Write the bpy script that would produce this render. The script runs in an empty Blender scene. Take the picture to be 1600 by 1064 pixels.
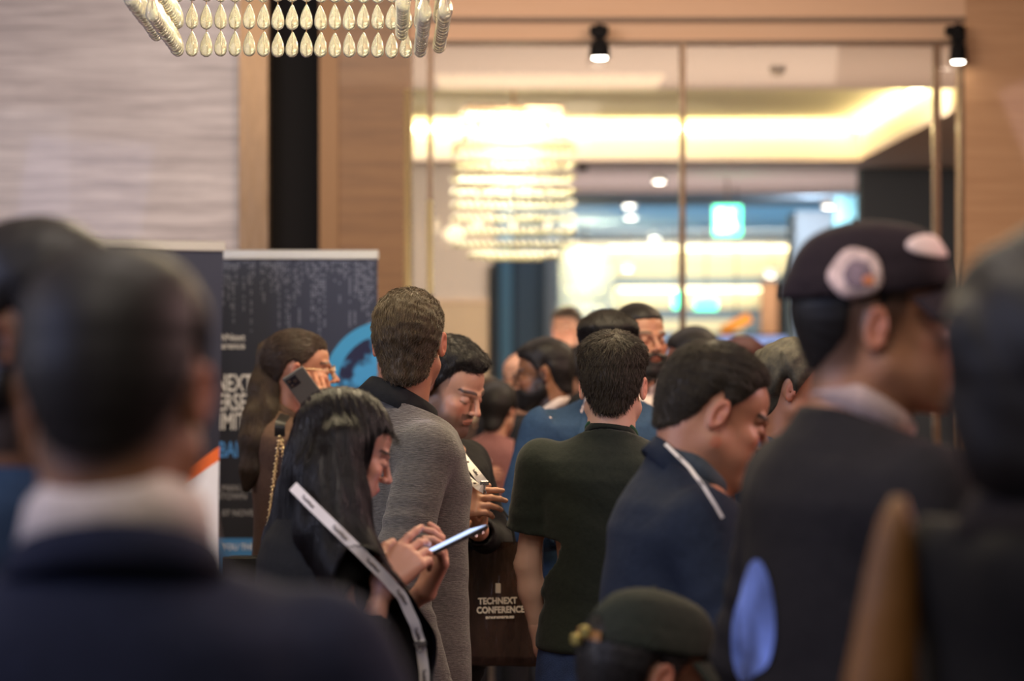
import bpy, math, random
import numpy as np
from mathutils import Vector, Matrix, Euler
from mathutils.bvhtree import BVHTree

random.seed(7)
rng = np.random.default_rng(7)
C = bpy.context.collection
SC = bpy.context.scene

# ------------------------------------------------------------------ camera, world, lights, exposure
FPX = 85 / 36 * 1600
CAMZ = 1.67
cam_data = bpy.data.cameras.new('camera')
cam = bpy.data.objects.new('camera', cam_data)
C.objects.link(cam)
cam.location = (0, 0, CAMZ)
cam.rotation_euler = (math.radians(90), 0, 0)
cam_data.lens = 85
cam_data.sensor_width = 36
cam_data.clip_end = 200
cam_data.dof.use_dof = True
cam_data.dof.focus_distance = 5.75
cam_data.dof.aperture_fstop = 2.5
SC.camera = cam
SC.view_settings.view_transform = 'Standard'
SC.view_settings.look = 'None'
SC.view_settings.gamma = 1
SC.view_settings.use_curve_mapping = False
SC.view_settings.exposure = 0.0

wd = bpy.data.worlds.new('world')
SC.world = wd
wd.use_nodes = True
wd.node_tree.nodes['Background'].inputs[0].default_value = (1.0, 0.9, 0.86, 1)
wd.node_tree.nodes['Background'].inputs[1].default_value = 0.13


def area(name, loc, target, size, power, col, sy=None):
    l = bpy.data.lights.new(name, 'AREA')
    l.energy = power
    l.color = col
    l.shape = 'RECTANGLE'
    l.size = size
    l.size_y = sy or size
    o = bpy.data.objects.new(name, l)
    C.objects.link(o)
    o.location = loc
    d = Vector(target) - Vector(loc)
    o.rotation_euler = d.to_track_quat('-Z', 'Y').to_euler()
    return o


WARM = (1.0, 0.76, 0.5)
NEUT = (1.0, 0.88, 0.76)
area('ceiling_light_mid', (0.3, 6.6, 3.75), (0.3, 6.6, 0), 1.8, 105, (1.0, 0.80, 0.50), 1.2)
area('ceiling_light_front', (0.0, 3.0, 3.75), (0.1, 4.2, 0), 1.6, 38, NEUT, 1.2)
area('near_collar_fill', (-.4, .7, 3.7), (-.4, 1.2, 0), 1.4, 34, NEUT, 1.2)  # added fill lamp, brightens the near man's collar from above
area('ceiling_light_back', (-0.2, 10.6, 3.75), (-0.3, 12.2, 1.4), 4.6, 130, (1.0, 0.84, 0.70), 1.4)
area('stage_wash_lilac', (-5.5, 3.0, 2.9), (-1.6, 12.5, 2.6), 2.6, 165, (0.84, 0.84, 1.0), 2.0)
area('stage_wash_blue', (-4.5, 0.5, 3.2), (0.2, 5.2, 1.3), 1.6, 75, (0.45, 0.55, 1.0), 1.2)
area('stage_wash_pink', (4.6, 4.9, 3.4), (0.2, 4.9, 1.5), 1.5, 120, (1.0, 0.60, 0.58), 1.2)
area('spot_row_warm', (2.6, 9.8, 3.6), (-0.3, 6.0, 1.5), 1.2, 70, WARM, 0.8)


def W(px, py, d):
    return Vector(((px - 800) * d / FPX, d, CAMZ - (py - 532) * d / FPX))


def srgb(r, g, b):
    f = lambda v: (v / 255) / 12.92 if v / 255 <= 0.04045 else ((v / 255 + 0.055) / 1.055) ** 2.4
    return (f(r), f(g), f(b))


# ------------------------------------------------------------------ materials
def newmat(name):
    m = bpy.data.materials.new(name)
    m.use_nodes = True
    nt = m.node_tree
    return m, nt, nt.nodes['Principled BSDF']


def plain(name, col, rough=0.6, metal=0.0, noise=0.0, nscale=20, bump=0.0, bscale=60, sheen=0.0, coat=0.0, stretch=(1, 1, 1), spec=0.5):
    m, nt, b = newmat(name)
    b.inputs['Roughness'].default_value = rough
    b.inputs['Metallic'].default_value = metal
    b.inputs['Specular IOR Level'].default_value = spec
    if sheen:
        b.inputs['Sheen Weight'].default_value = sheen
        b.inputs['Sheen Roughness'].default_value = 0.5
    if coat:
        b.inputs['Coat Weight'].default_value = coat
    tc = nt.nodes.new('ShaderNodeTexCoord')
    mp = nt.nodes.new('ShaderNodeMapping')
    mp.inputs['Scale'].default_value = stretch
    nt.links.new(tc.outputs['Object'], mp.inputs[0])
    if noise:
        n = nt.nodes.new('ShaderNodeTexNoise')
        n.inputs['Scale'].default_value = nscale
        n.inputs['Detail'].default_value = 4
        r = nt.nodes.new('ShaderNodeValToRGB')
        r.color_ramp.elements[0].position = 0.3
        r.color_ramp.elements[1].position = 0.7
        r.color_ramp.elements[0].color = tuple(c * (1 - noise) for c in col) + (1,)
        r.color_ramp.elements[1].color = tuple(min(1, c * (1 + noise)) for c in col) + (1,)
        nt.links.new(mp.outputs[0], n.inputs['Vector'])
        nt.links.new(n.outputs['Fac'], r.inputs[0])
        nt.links.new(r.outputs[0], b.inputs['Base Color'])
    else:
        b.inputs['Base Color'].default_value = col + (1,)
    if bump:
        n2 = nt.nodes.new('ShaderNodeTexNoise')
        n2.inputs['Scale'].default_value = bscale
        n2.inputs['Detail'].default_value = 3
        bp = nt.nodes.new('ShaderNodeBump')
        bp.inputs['Strength'].default_value = bump
        bp.inputs['Distance'].default_value = 0.01
        nt.links.new(mp.outputs[0], n2.inputs['Vector'])
        nt.links.new(n2.outputs['Fac'], bp.inputs['Height'])
        nt.links.new(bp.outputs[0], b.inputs['Normal'])
    return m


def emis(name, col, strength):
    m = bpy.data.materials.new(name)
    m.use_nodes = True
    nt = m.node_tree
    nt.nodes.clear()
    e = nt.nodes.new('ShaderNodeEmission')
    o = nt.nodes.new('ShaderNodeOutputMaterial')
    e.inputs[0].default_value = tuple(col) + (1,)
    e.inputs[1].default_value = strength
    nt.links.new(e.outputs[0], o.inputs[0])
    return m


def skinmat(name):
    m, nt, b = newmat(name)
    a = nt.nodes.new('ShaderNodeVertexColor')
    a.layer_name = 'Col'
    nt.links.new(a.outputs[0], b.inputs['Base Color'])
    b.inputs['Roughness'].default_value = 0.48
    b.inputs['Subsurface Weight'].default_value = 0.12
    b.inputs['Subsurface Scale'].default_value = 0.012
    b.inputs['Subsurface Radius'].default_value = (1, 0.35, 0.2)
    n = nt.nodes.new('ShaderNodeTexNoise')
    n.inputs['Scale'].default_value = 220
    bp = nt.nodes.new('ShaderNodeBump')
    bp.inputs['Strength'].default_value = 0.15
    bp.inputs['Distance'].default_value = 0.002
    tc = nt.nodes.new('ShaderNodeTexCoord')
    nt.links.new(tc.outputs['Object'], n.inputs['Vector'])
    nt.links.new(n.outputs['Fac'], bp.inputs['Height'])
    nt.links.new(bp.outputs[0], b.inputs['Normal'])
    return m


def hairmat(name, col, rough=0.5, streak=0.5):
    m, nt, b = newmat(name)
    n = nt.nodes.new('ShaderNodeTexNoise')
    n.inputs['Scale'].default_value = 60
    r = nt.nodes.new('ShaderNodeValToRGB')
    r.color_ramp.elements[0].color = tuple(c * (1 - streak) for c in col) + (1,)
    r.color_ramp.elements[1].color = tuple(c * (1 + streak) for c in col) + (1,)
    tc = nt.nodes.new('ShaderNodeTexCoord')
    nt.links.new(tc.outputs['Object'], n.inputs['Vector'])
    nt.links.new(n.outputs['Fac'], r.inputs[0])
    nt.links.new(r.outputs[0], b.inputs['Base Color'])
    b.inputs['Roughness'].default_value = rough
    b.inputs['Specular IOR Level'].default_value = 0.38
    return m


SKIN = skinmat('skin')
_cloth = {}


def cloth(key, col, **kw):
    if key not in _cloth:
        d = dict(rough=0.85, noise=0.12, nscale=90, bump=0.25, bscale=35, sheen=0.0, spec=0.2)
        d.update(kw)
        _cloth[key] = plain(key, col, **d)
    return _cloth[key]


# ------------------------------------------------------------------ object helpers
def link(name, me, mat=None, parent=None, smooth=False):
    o = bpy.data.objects.new(name, me)
    C.objects.link(o)
    if mat is not None:
        me.materials.append(mat) if not me.materials else None
    if parent is not None:
        o.parent = parent
    if smooth:
        me.polygons.foreach_set('use_smooth', [True] * len(me.polygons))
    return o


def tag(o, label=None, cat=None, group=None, kind=None):
    if label: o['label'] = label
    if cat: o['category'] = cat
    if group: o['group'] = group
    if kind: o['kind'] = kind
    return o


def thing(name, loc, label, cat, group=None, rz=0):
    o = bpy.data.objects.new(name, None)
    o.empty_display_size = 0.1
    C.objects.link(o)
    o.location = loc
    o.rotation_euler = (0, 0, rz)
    return tag(o, label, cat, group)


class MB:
    """collects boxes / tubes / lathes into one mesh"""
    def __init__(s):
        s.v = []; s.f = []

    def box(s, lo, hi, M=None):
        n = len(s.v)
        for x in (lo[0], hi[0]):
            for y in (lo[1], hi[1]):
                for z in (lo[2], hi[2]):
                    p = Vector((x, y, z))
                    s.v.append(tuple(M @ p) if M else tuple(p))
        s.f += [tuple(n + i for i in q) for q in ((0, 1, 3, 2), (4, 6, 7, 5), (0, 4, 5, 1), (2, 3, 7, 6), (0, 2, 6, 4), (1, 5, 7, 3))]
        return s

    def bevbox(s, lo, hi, b, M=None):
        """box with chamfered edges"""
        n = len(s.v)
        x0, y0, z0 = lo; x1, y1, z1 = hi
        rings = [(z0, b), (z0 + b, 0), (z1 - b, 0), (z1, b)]
        for z, i in rings:
            X0, X1, Y0, Y1 = x0 + i, x1 - i, y0 + i, y1 - i
            for p in ((X0 + b, Y0), (X1 - b, Y0), (X1, Y0 + b), (X1, Y1 - b), (X1 - b, Y1), (X0 + b, Y1), (X0, Y1 - b), (X0, Y0 + b)):
                q = Vector((p[0], p[1], z))
                s.v.append(tuple(M @ q) if M else tuple(q))
        for r in range(3):
            for k in range(8):
                a = n + r * 8 + k; c = n + r * 8 + (k + 1) % 8
                s.f.append((a, c, c + 8, a + 8))
        s.f.append(tuple(n + 7 - k for k in range(8)))
        s.f.append(tuple(n + 24 + k for k in range(8)))
        return s

    def tube(s, pts, r, seg=8):
        pts = [Vector(p) for p in pts]
        rs = r if isinstance(r, (list, tuple)) else [r] * len(pts)
        n = len(s.v)
        up = None
        for i, p in enumerate(pts):
            t = (pts[min(i + 1, len(pts) - 1)] - pts[max(i - 1, 0)]).normalized()
            if up is None:
                up = Vector((0, 0, 1)) if abs(t.z) < 0.9 else Vector((1, 0, 0))
            a = t.cross(up).normalized()
            b2 = a.cross(t).normalized()
            up = b2
            for k in range(seg):
                q = p + (a * math.cos(2 * math.pi * k / seg) + b2 * math.sin(2 * math.pi * k / seg)) * rs[i]
                s.v.append(tuple(q))
        for i in range(len(pts) - 1):
            for k in range(seg):
                a0 = n + i * seg + k; a1 = n + i * seg + (k + 1) % seg
                s.f.append((a0, a1, a1 + seg, a0 + seg))
        s.f.append(tuple(n + k for k in reversed(range(seg))))
        s.f.append(tuple(n + (len(pts) - 1) * seg + k for k in range(seg)))
        return s

    def lathe(s, prof, c=(0, 0, 0), seg=12):
        n = len(s.v)
        for r, z in prof:
            for k in range(seg):
                a = 2 * math.pi * k / seg
                s.v.append((c[0] + r * math.cos(a), c[1] + r * math.sin(a), c[2] + z))
        for i in range(len(prof) - 1):
            for k in range(seg):
                a0 = n + i * seg + k; a1 = n + i * seg + (k + 1) % seg
                s.f.append((a0, a1, a1 + seg, a0 + seg))
        s.f.append(tuple(n + k for k in reversed(range(seg))))
        s.f.append(tuple(n + (len(prof) - 1) * seg + k for k in range(seg)))
        return s

    def grid(s, P):
        """P: [i][j] -> point"""
        n = len(s.v); ni = len(P); nj = len(P[0])
        for row in P:
            for p in row: s.v.append(tuple(p))
        for i in range(ni - 1):
            for j in range(nj - 1):
                a = n + i * nj + j
                s.f.append((a, a + 1, a + nj + 1, a + nj))
        return s

    def mesh(s, name):
        me = bpy.data.meshes.new(name)
        me.from_pydata(s.v, [], s.f)
        me.update()
        return me

    def build(s, name, mat, parent=None, smooth=False):
        return link(name, s.mesh(name), mat, parent, smooth)


def text(name, body, mat, parent, M, size, xs=1.0, bold=0.0, align='LEFT'):
    cu = bpy.data.curves.new(name, 'FONT')
    cu.body = body
    cu.size = size
    cu.offset = bold
    cu.extrude = 0.0006
    cu.align_x = align
    cu.resolution_u = 3
    cu.materials.append(mat)
    o = bpy.data.objects.new(name, cu)
    me = bpy.data.meshes.new_from_object(o)
    bpy.data.objects.remove(o)
    if not me.materials: me.materials.append(mat)
    o = bpy.data.objects.new(name, me)
    C.objects.link(o)
    o.parent = parent
    o.matrix_local = M @ Matrix.Diagonal((xs, 1, 1, 1))
    return o


# ------------------------------------------------------------------ signed-distance modelling of bodies
class Field:
    def __init__(s, lo, hi, h):
        s.h = h
        s.lo = np.array(lo, np.float32)
        s.ax = [np.arange(lo[i], hi[i] + h, h, dtype=np.float32) for i in range(3)]
        s.F = np.full([len(a) for a in s.ax], 1.0, np.float32)

    def sub(s, lo, hi):
        sl = []
        for i in range(3):
            a = max(0, int(math.floor((lo[i] - s.lo[i]) / s.h)))
            b = min(len(s.ax[i]), int(math.ceil((hi[i] - s.lo[i]) / s.h)) + 1)
            if b <= a: return None, None
            sl.append(slice(a, b))
        X = s.ax[0][sl[0]][:, None, None]; Y = s.ax[1][sl[1]][None, :, None]; Z = s.ax[2][sl[2]][None, None, :]
        return tuple(sl), (X, Y, Z)

    def xyz(s):
        return s.ax[0][:, None, None], s.ax[1][None, :, None], s.ax[2][None, None, :]

    def add(s, prim, k=0.01, op='u'):
        fn, lo, hi = prim
        m = k + 2 * s.h
        sl, g = s.sub([v - m for v in lo], [v + m for v in hi])
        if sl is None: return
        d = fn(*g)
        s.F[sl] = comb_(s.F[sl], d, k, op)

    def whole(s, d, k=0.01, op='i'):
        s.F = comb_(s.F, d, k, op).astype(np.float32)

    def sample(s, P):
        q = (P - s.lo) / s.h
        n = np.array(s.F.shape)
        i = np.clip(np.floor(q).astype(int), 0, n - 2)
        f = np.clip(q - i, 0, 1)
        F = s.F
        r = 0
        for a in (0, 1):
            for b in (0, 1):
                for c in (0, 1):
                    w = (f[:, 0] if a else 1 - f[:, 0]) * (f[:, 1] if b else 1 - f[:, 1]) * (f[:, 2] if c else 1 - f[:, 2])
                    r = r + w * F[i[:, 0] + a, i[:, 1] + b, i[:, 2] + c]
        return r

    def grad(s, P):
        e = s.h
        g = np.stack([s.sample(P + np.eye(3)[i] * e) - s.sample(P - np.eye(3)[i] * e) for i in range(3)], 1)
        return g / (np.linalg.norm(g, axis=1, keepdims=True) + 1e-9)

    def extract(s):
        """surface nets -> verts, quads"""
        F = s.F; S = F < 0
        n = F.shape
        acc = np.zeros((n[0] - 1, n[1] - 1, n[2] - 1, 3), np.float32)
        cnt = np.zeros((n[0] - 1, n[1] - 1, n[2] - 1), np.float32)
        cs = lambda o: tuple(slice(o[i], n[i] - 1 + o[i]) for i in range(3))
        for ax in range(3):
            o1, o2 = [a for a in range(3) if a != ax]
            for u in (0, 1):
                for v in (0, 1):
                    a = [0, 0, 0]; a[o1] = u; a[o2] = v
                    b = list(a); b[ax] = 1
                    fa = F[cs(a)]; fb = F[cs(b)]
                    m = S[cs(a)] != S[cs(b)]
                    if not m.any(): continue
                    idx = np.nonzero(m)
                    t = fa[idx] / (fa[idx] - fb[idx])
                    p = np.zeros((len(t), 3), np.float32)
                    p[:, o1] = u; p[:, o2] = v; p[:, ax] = t
                    acc[idx] += p
                    cnt[idx] += 1
        act = cnt > 0
        ids = -np.ones(cnt.shape, np.int64)
        c = np.nonzero(act)
        ids[c] = np.arange(len(c[0]))
        V = (np.stack(c, 1) + acc[c] / cnt[c][:, None]) * s.h + s.lo
        quads = []
        for ax in range(3):
            o1, o2 = [(1, 2), (2, 0), (0, 1)][ax]
            sl0 = [slice(None)] * 3; sl1 = [slice(None)] * 3
            sl0[ax] = slice(0, n[ax] - 1); sl1[ax] = slice(1, n[ax])
            A = S[tuple(sl0)]; B = S[tuple(sl1)]
            for flip in (False, True):
                m = (A & ~B) if not flip else (~A & B)
                i = np.stack(np.nonzero(m), 1)
                if not len(i): continue
                ok = (i[:, o1] > 0) & (i[:, o2] > 0) & (i[:, o1] < n[o1] - 1) & (i[:, o2] < n[o2] - 1)
                i = i[ok]
                def cid(du, dv):
                    j = i.copy(); j[:, o1] -= du; j[:, o2] -= dv
                    return ids[j[:, 0], j[:, 1], j[:, 2]]
                q = np.stack([cid(1, 1), cid(0, 1), cid(0, 0), cid(1, 0)], 1)
                if flip: q = q[:, ::-1]
                quads.append(q)
        Q = np.concatenate(quads) if quads else np.zeros((0, 4), int)
        Q = Q[(Q >= 0).all(1)]
        return V, Q


def comb_(a, b, k, op):
    if op == 's': b = -b
    if op in ('s', 'i'):
        if k <= 0: return np.maximum(a, b)
        h = np.maximum(k - np.abs(a - b), 0) / k
        return np.maximum(a, b) + h * h * k * 0.25
    if k <= 0: return np.minimum(a, b)
    h = np.maximum(k - np.abs(a - b), 0) / k
    return np.minimum(a, b) - h * h * k * 0.25


def ell(c, r, R=None):
    c = np.array(c, float); r = np.array(r, float)
    RT = None if R is None else np.array(R).T
    def fn(X, Y, Z):
        x, y, z = X - c[0], Y - c[1], Z - c[2]
        if RT is not None:
            x, y, z = RT[0, 0] * x + RT[0, 1] * y + RT[0, 2] * z, RT[1, 0] * x + RT[1, 1] * y + RT[1, 2] * z, RT[2, 0] * x + RT[2, 1] * y + RT[2, 2] * z
        k0 = np.sqrt((x / r[0]) ** 2 + (y / r[1]) ** 2 + (z / r[2]) ** 2)
        k1 = np.sqrt((x / r[0] ** 2) ** 2 + (y / r[1] ** 2) ** 2 + (z / r[2] ** 2) ** 2) + 1e-6
        return k0 * (k0 - 1) / k1
    m = r if R is None else np.full(3, r.max())
    return fn, c - m, c + m


def cone(a, b, ra, rb=None):
    a = np.array(a, float); b = np.array(b, float)
    rb = ra if rb is None else rb
    ab = b - a; L = (ab ** 2).sum() + 1e-9
    def fn(X, Y, Z):
        x, y, z = X - a[0], Y - a[1], Z - a[2]
        t = np.clip((x * ab[0] + y * ab[1] + z * ab[2]) / L, 0, 1)
        return np.sqrt((x - t * ab[0]) ** 2 + (y - t * ab[1]) ** 2 + (z - t * ab[2]) ** 2) - (ra + (rb - ra) * t)
    r = max(ra, rb)
    return fn, np.minimum(a, b) - r, np.maximum(a, b) + r


def meshfrom(name, chunks, col=None):
    """chunks: list of (V,Q) ; col: per-vertex colours"""
    off = 0; Vs = []; Qs = []
    for V, Q in chunks:
        Vs.append(V); Qs.append(Q + off); off += len(V)
    V = np.concatenate(Vs).astype(np.float32); Q = np.concatenate(Qs)
    me = bpy.data.meshes.new(name)
    me.vertices.add(len(V)); me.vertices.foreach_set('co', V.ravel())
    me.loops.add(len(Q) * 4); me.loops.foreach_set('vertex_index', Q.ravel().astype(np.int32))
    me.polygons.add(len(Q))
    me.polygons.foreach_set('loop_start', np.arange(0, len(Q) * 4, 4, dtype=np.int32))
    me.update(calc_edges=True)
    me.validate()
    me.polygons.foreach_set('use_smooth', np.ones(len(me.polygons), bool))
    if col is not None:
        at = me.color_attributes.new('Col', 'FLOAT_COLOR', 'POINT')
        c4 = np.concatenate([col, np.ones((len(col), 1))], 1).astype(np.float32)
        at.data.foreach_set('color', c4.ravel())
    return me


def wob(X, Y, Z, seed, freq, n=5):
    r = np.random.default_rng(seed)
    s = 0
    for i in range(n):
        k = r.normal(size=3); k /= np.linalg.norm(k); f = freq * (0.7 + 1.1 * r.random())
        s = s + np.sin(f * (k[0] * X + k[1] * Y + k[2] * Z) + 6.28 * r.random() + 1.3 * np.sin(0.6 * f * (k[1] * X - k[2] * Y + k[0] * Z) + 6.28 * r.random()))
    return s / n


def rotm(yaw, pitch, roll=0):
    """head rotation: yaw about z (left positive), pitch nod (down positive), roll tilt"""
    return np.array(Matrix.Rotation(math.radians(yaw), 3, 'Z') @ Matrix.Rotation(math.radians(-pitch), 3, 'X') @ Matrix.Rotation(math.radians(roll), 3, 'Y'))


# head prims in head frame (x right, y forward, z up; origin between the ears)
def head_prims(g):
    fem = g.get('fem', 0); fat = g.get('fat', 0); nose = g.get('nose', 1.0)
    P = [(ell((0, -.018, .028), (.0745, .092, .085)), .01, 'u'),
         (ell((0, .028, .042), (.060, .058, .052)), .02, 'u'),
         (ell((0, .022, -.035), (.060 + fat, .068, .072)), .02, 'u'),
         (ell((0, .06, -.085), (.030 + fat * .8, .032, .026)), .02, 'u'),
         (ell((0, .083, -.099), (.017, .014, .014)), .015, 'u')]
    for s in (-1, 1):
        P += [(cone((s * .056, .0, -.052), (s * .022, .072, -.096), .015 + fat, .014 + fat * .6), .03, 'u'),
              (ell((s * .041, .062, -.02), (.02, .02, .017)), .02, 'u'),
              (ell((s * .034 , .055, -.055), (.022 + fat * .6, .025, .026)), .02, 'u'),
              (cone((s * .045, .073, .024), (s * .012, .088, .021), .0075 - .002 * fem, .008 - .002 * fem), .014, 'u'),
              (ell((s * .031, .099, .001), (.0155, .014, .0125)), .012, 's'),
              (ell((s * .031, .0765, .001), (.0135, .013, .0125)), .003, 'u')]
    P += [(cone((0, .088, .016), (0, .1 + .008 * nose, -.016), .0065, .0078), .010, 'u'),
          (ell((0, .103 + .009 * nose, -.024), (.0098, .0105, .0090)), .006, 'u'),
          (ell((-.0115, .101, -.028), (.0062, .0085, .0065)), .005, 'u'),
          (ell((.0115, .101, -.028), (.0062, .0085, .0065)), .005, 'u'),
          (ell((0, .081, -.056), (.027, .018, .021)), .014, 'u'),
          (cone((-.020, .0905, -.0555), (0, .0985, -.0525), .0028, .0046 + .001 * fem), .004, 'u'),
          (cone((.020, .0905, -.0555), (0, .0985, -.0525), .0028, .0046 + .001 * fem), .004, 'u'),
          (cone((-.014, .0915, -.063), (.014, .0915, -.063), .0048 + .001 * fem), .004, 'u'),
          (ell((0, .097, -.0725), (.018, .006, .004)), .008, 's')]
    for s in (-1, 1):
        E = np.array(Euler((math.radians(-12), 0, math.radians(s * -28))).to_matrix())
        P += [(ell((s * .080, -.016, -.002), (.0065, .0175, .031), E), .006, 'u'),
              (ell((s * .0868, -.013, .0), (.0055, .0105, .020), E), .004, 's'),
              (ell((s * .0805, -.008, -.004), (.006, .006, .010), E), .004, 'u')]
    return P


def head_colour(V, g):
    """skin, lips, brows, lids, stubble in head frame"""
    x, y, z = V[:, 0], V[:, 1], V[:, 2]
    skin = np.array(g['skin']); hairc = np.array(g.get('hairc', (.012, .009, .008)))
    c = np.tile(skin, (len(V), 1))
    def mix(m, col):
        nonlocal c
        m = np.clip(m, 0, 1)[:, None]
        c = c * (1 - m) + np.array(col) * m
    n = wob(x, y, z, 3, 90)
    c *= (1 + .06 * n)[:, None]
    red = skin * np.array([1.15, .72, .68])
    ear = (np.abs(x) > .079) & (y < .02)
    mix(ear * .6, red)
    mix(.55 * np.exp(-(((np.abs(x) - .045) / .02) ** 2 + ((z + .025) / .02) ** 2)) * (y > .04), red)
    mix(.4 * np.exp(-((x / .012) ** 2 + ((z + .024) / .012) ** 2)) * (y > .1), red)
    fz = (z < .06) & (y > .06)
    lipw = .023
    lip = (np.abs(x) < lipw) & (y > .086) & (np.abs(z + .058) < .0115 * np.sqrt(np.clip(1 - (x / lipw) ** 2, 0, 1)))
    mix(lip * (.85 if g.get('fem') else .45), g.get('lip', skin * np.array([.95, .45, .45])))
    mline = (np.abs(x) < .021) & (y > .086) & (np.abs(z + .0582 + .08 * np.abs(x) * .0) < .0016)
    mix(mline * .75, skin * .25)
    ax = np.abs(x)
    bz = .0285 - ((ax - .034) / .03) ** 2 * .005 + g.get('browup', 0)
    th = (.0048 if not g.get('fem') else .003)
    brow = np.exp(-np.clip(np.abs(z - bz) - th * .6, 0, 1) ** 2 / (.0016 ** 2)) * ((ax > .011) & (ax < .053) & (y > .05))
    mix(brow * .92, hairc)
    # closed / lowered lids: lash line low on the eyeball
    lz = g.get('lash', -.006) + ((ax - .031) / .015) ** 2 * .003
    lash = np.exp(-((z - lz) / .0017) ** 2) * ((ax > .015) & (ax < .047) & (y > .06))
    mix(lash * .95, (.01, .008, .008))
    lid = np.exp(-(((ax - .031) / .016) ** 2 + ((z - .002) / .010) ** 2)) * (y > .06)
    mix(lid * .3, skin * np.array([.6, .45, .42]))
    b = g.get('stubble', 0)
    if b:
        bm = 1 / (1 + np.exp((z + .045 - np.clip(.05 - y, 0, .05) * 1.3) / .006)) * ((y > -.02))
        mo = (np.abs(x) < .03) & (z > -.052) & (z < -.036) & (y > .08)
        bm = np.maximum(bm, mo)
        bm = bm * (1 - (lip | mline)) * (z > -.13)
        mix(b * bm, hairc * 1.2)
    f = g.get('fade', 0)  # clipped hair at the sides
    if f:
        phi = np.degrees(np.abs(np.arctan2(x, y)))
        zl = np.interp(phi, [60, 75, 88, 100, 112, 125, 180], [.03, .0, -.02, .035, .0, -.05, -.085])
        fm = 1 / (1 + np.exp((zl - z) / .008)) * (phi > 65) * (1 - ear)
        mix(f * fm, hairc * 1.5)
    return c


HAIRLINE = dict(phi=[0, 20, 40, 55, 66, 76, 86, 93, 101, 110, 122, 140, 160, 180],
                z=[.070, .069, .066, .054, .034, .010, -.018, .02, .037, .024, -.040, -.070, -.082, -.085])


def hair_field(g, h):
    H = g['hair']
    ft, fs, fb = H.get('top', .02), H.get('side', .01), H.get('back', .014)
    fld = Field((-.13, -.16, -.13), (.13, .15, .19), h)
    X, Y, Z = fld.xyz()
    for p, k, o in head_prims(g)[:3]:
        fld.add(p, k, o)
    fld.F = np.minimum(fld.F, .2)
    # fill full SDF of scalp shapes for offsetting
    a = ell((0, -.018, .028), (.0745, .092, .085))[0](X, Y, Z)
    b = ell((0, .028, .042), (.060, .058, .052))[0](X, Y, Z)
    c = ell((0, .022, -.035), (.060, .068, .072))[0](X, Y, Z)
    nr = H.get('nr', .050)
    nk = cone((0, -.05, -.03), (0, -.055, -.12), nr, nr - .002)[0](X, Y, Z)
    S = comb_(comb_(comb_(a, b, .02, 'u'), c, .02, 'u'), nk, .03, 'u')
    phi = np.degrees(np.abs(np.arctan2(X, Y + .01 + 0 * Z)))
    wt = np.clip((Z - .045) / .06, 0, 1) ** .8
    wb = np.clip((phi - 100) / 60, 0, 1)
    low = np.clip((Z + .08) / .09, H.get('lowt', .25), 1)
    t = (fs * (1 - wb) + fb * wb) * low * (1 - wt) + ft * wt
    zl = np.array(H.get('z', HAIRLINE['z']), float) + H.get('dz', 0)
    zline = np.interp(phi, H.get('phi', HAIRLINE['phi']), zl).astype(np.float32)
    zline = zline + .003 * wob(X, Y, 0 * Z, 11, 150)
    q = H.get('quiff', 0)
    if q: t = t + q * np.exp(-((Y - .05) / .05) ** 2 - ((Z - .1) / .05) ** 2)
    tp = np.clip((Z - zline) / .045, 0, 1)
    t = .0015 + t * (.18 + .82 * tp * (2 - tp))
    st = H.get('stri', 0.0004); sf = H.get('sf', 260)
    if H.get('curly'):
        t = t + H['curly'] * wob(X, Y, Z, H.get('seed', 1), H.get('cf', 120), 6)
    else:
        ang = np.arctan2(X, Z - .02 + 0 * Y) if H.get('flow', 'b') == 'b' else np.arctan2(X, Y + .03 + 0 * Z)
        t = t + st * (np.sin(ang * 23 + 2 * np.sin(Z * 30)) + np.sin(ang * 41 + 3 * np.sin(Y * 40)) * .7) + .5 * st * wob(X, Y, Z, 5, 80)
    fld.F = comb_(S - t, (zline - Z) * .8, .010, 'i').astype(np.float32)
    return fld


def comb_crown(P, c=(0.01, -.055, .12), fwd=.25, down=.0):
    d = P - np.array(c)
    d = d / (np.linalg.norm(d, axis=1, keepdims=True) + 1e-6)
    d[:, 1] += fwd * np.clip((P[:, 2] - .05) / .05, 0, 1)
    d[:, 2] -= down + .8 * np.clip((.07 - P[:, 2]) / .05, 0, 1)
    return d


def comb_back(P):
    d = np.zeros_like(P)
    d[:, 1] = -1
    d[:, 2] = -.2 - 1.2 * np.clip((-.03 - P[:, 1]) / .06, 0, 1)
    d[:, 0] = -P[:, 0] * 3 * np.clip(-P[:, 1] / .08, 0, 1)
    return d


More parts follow.
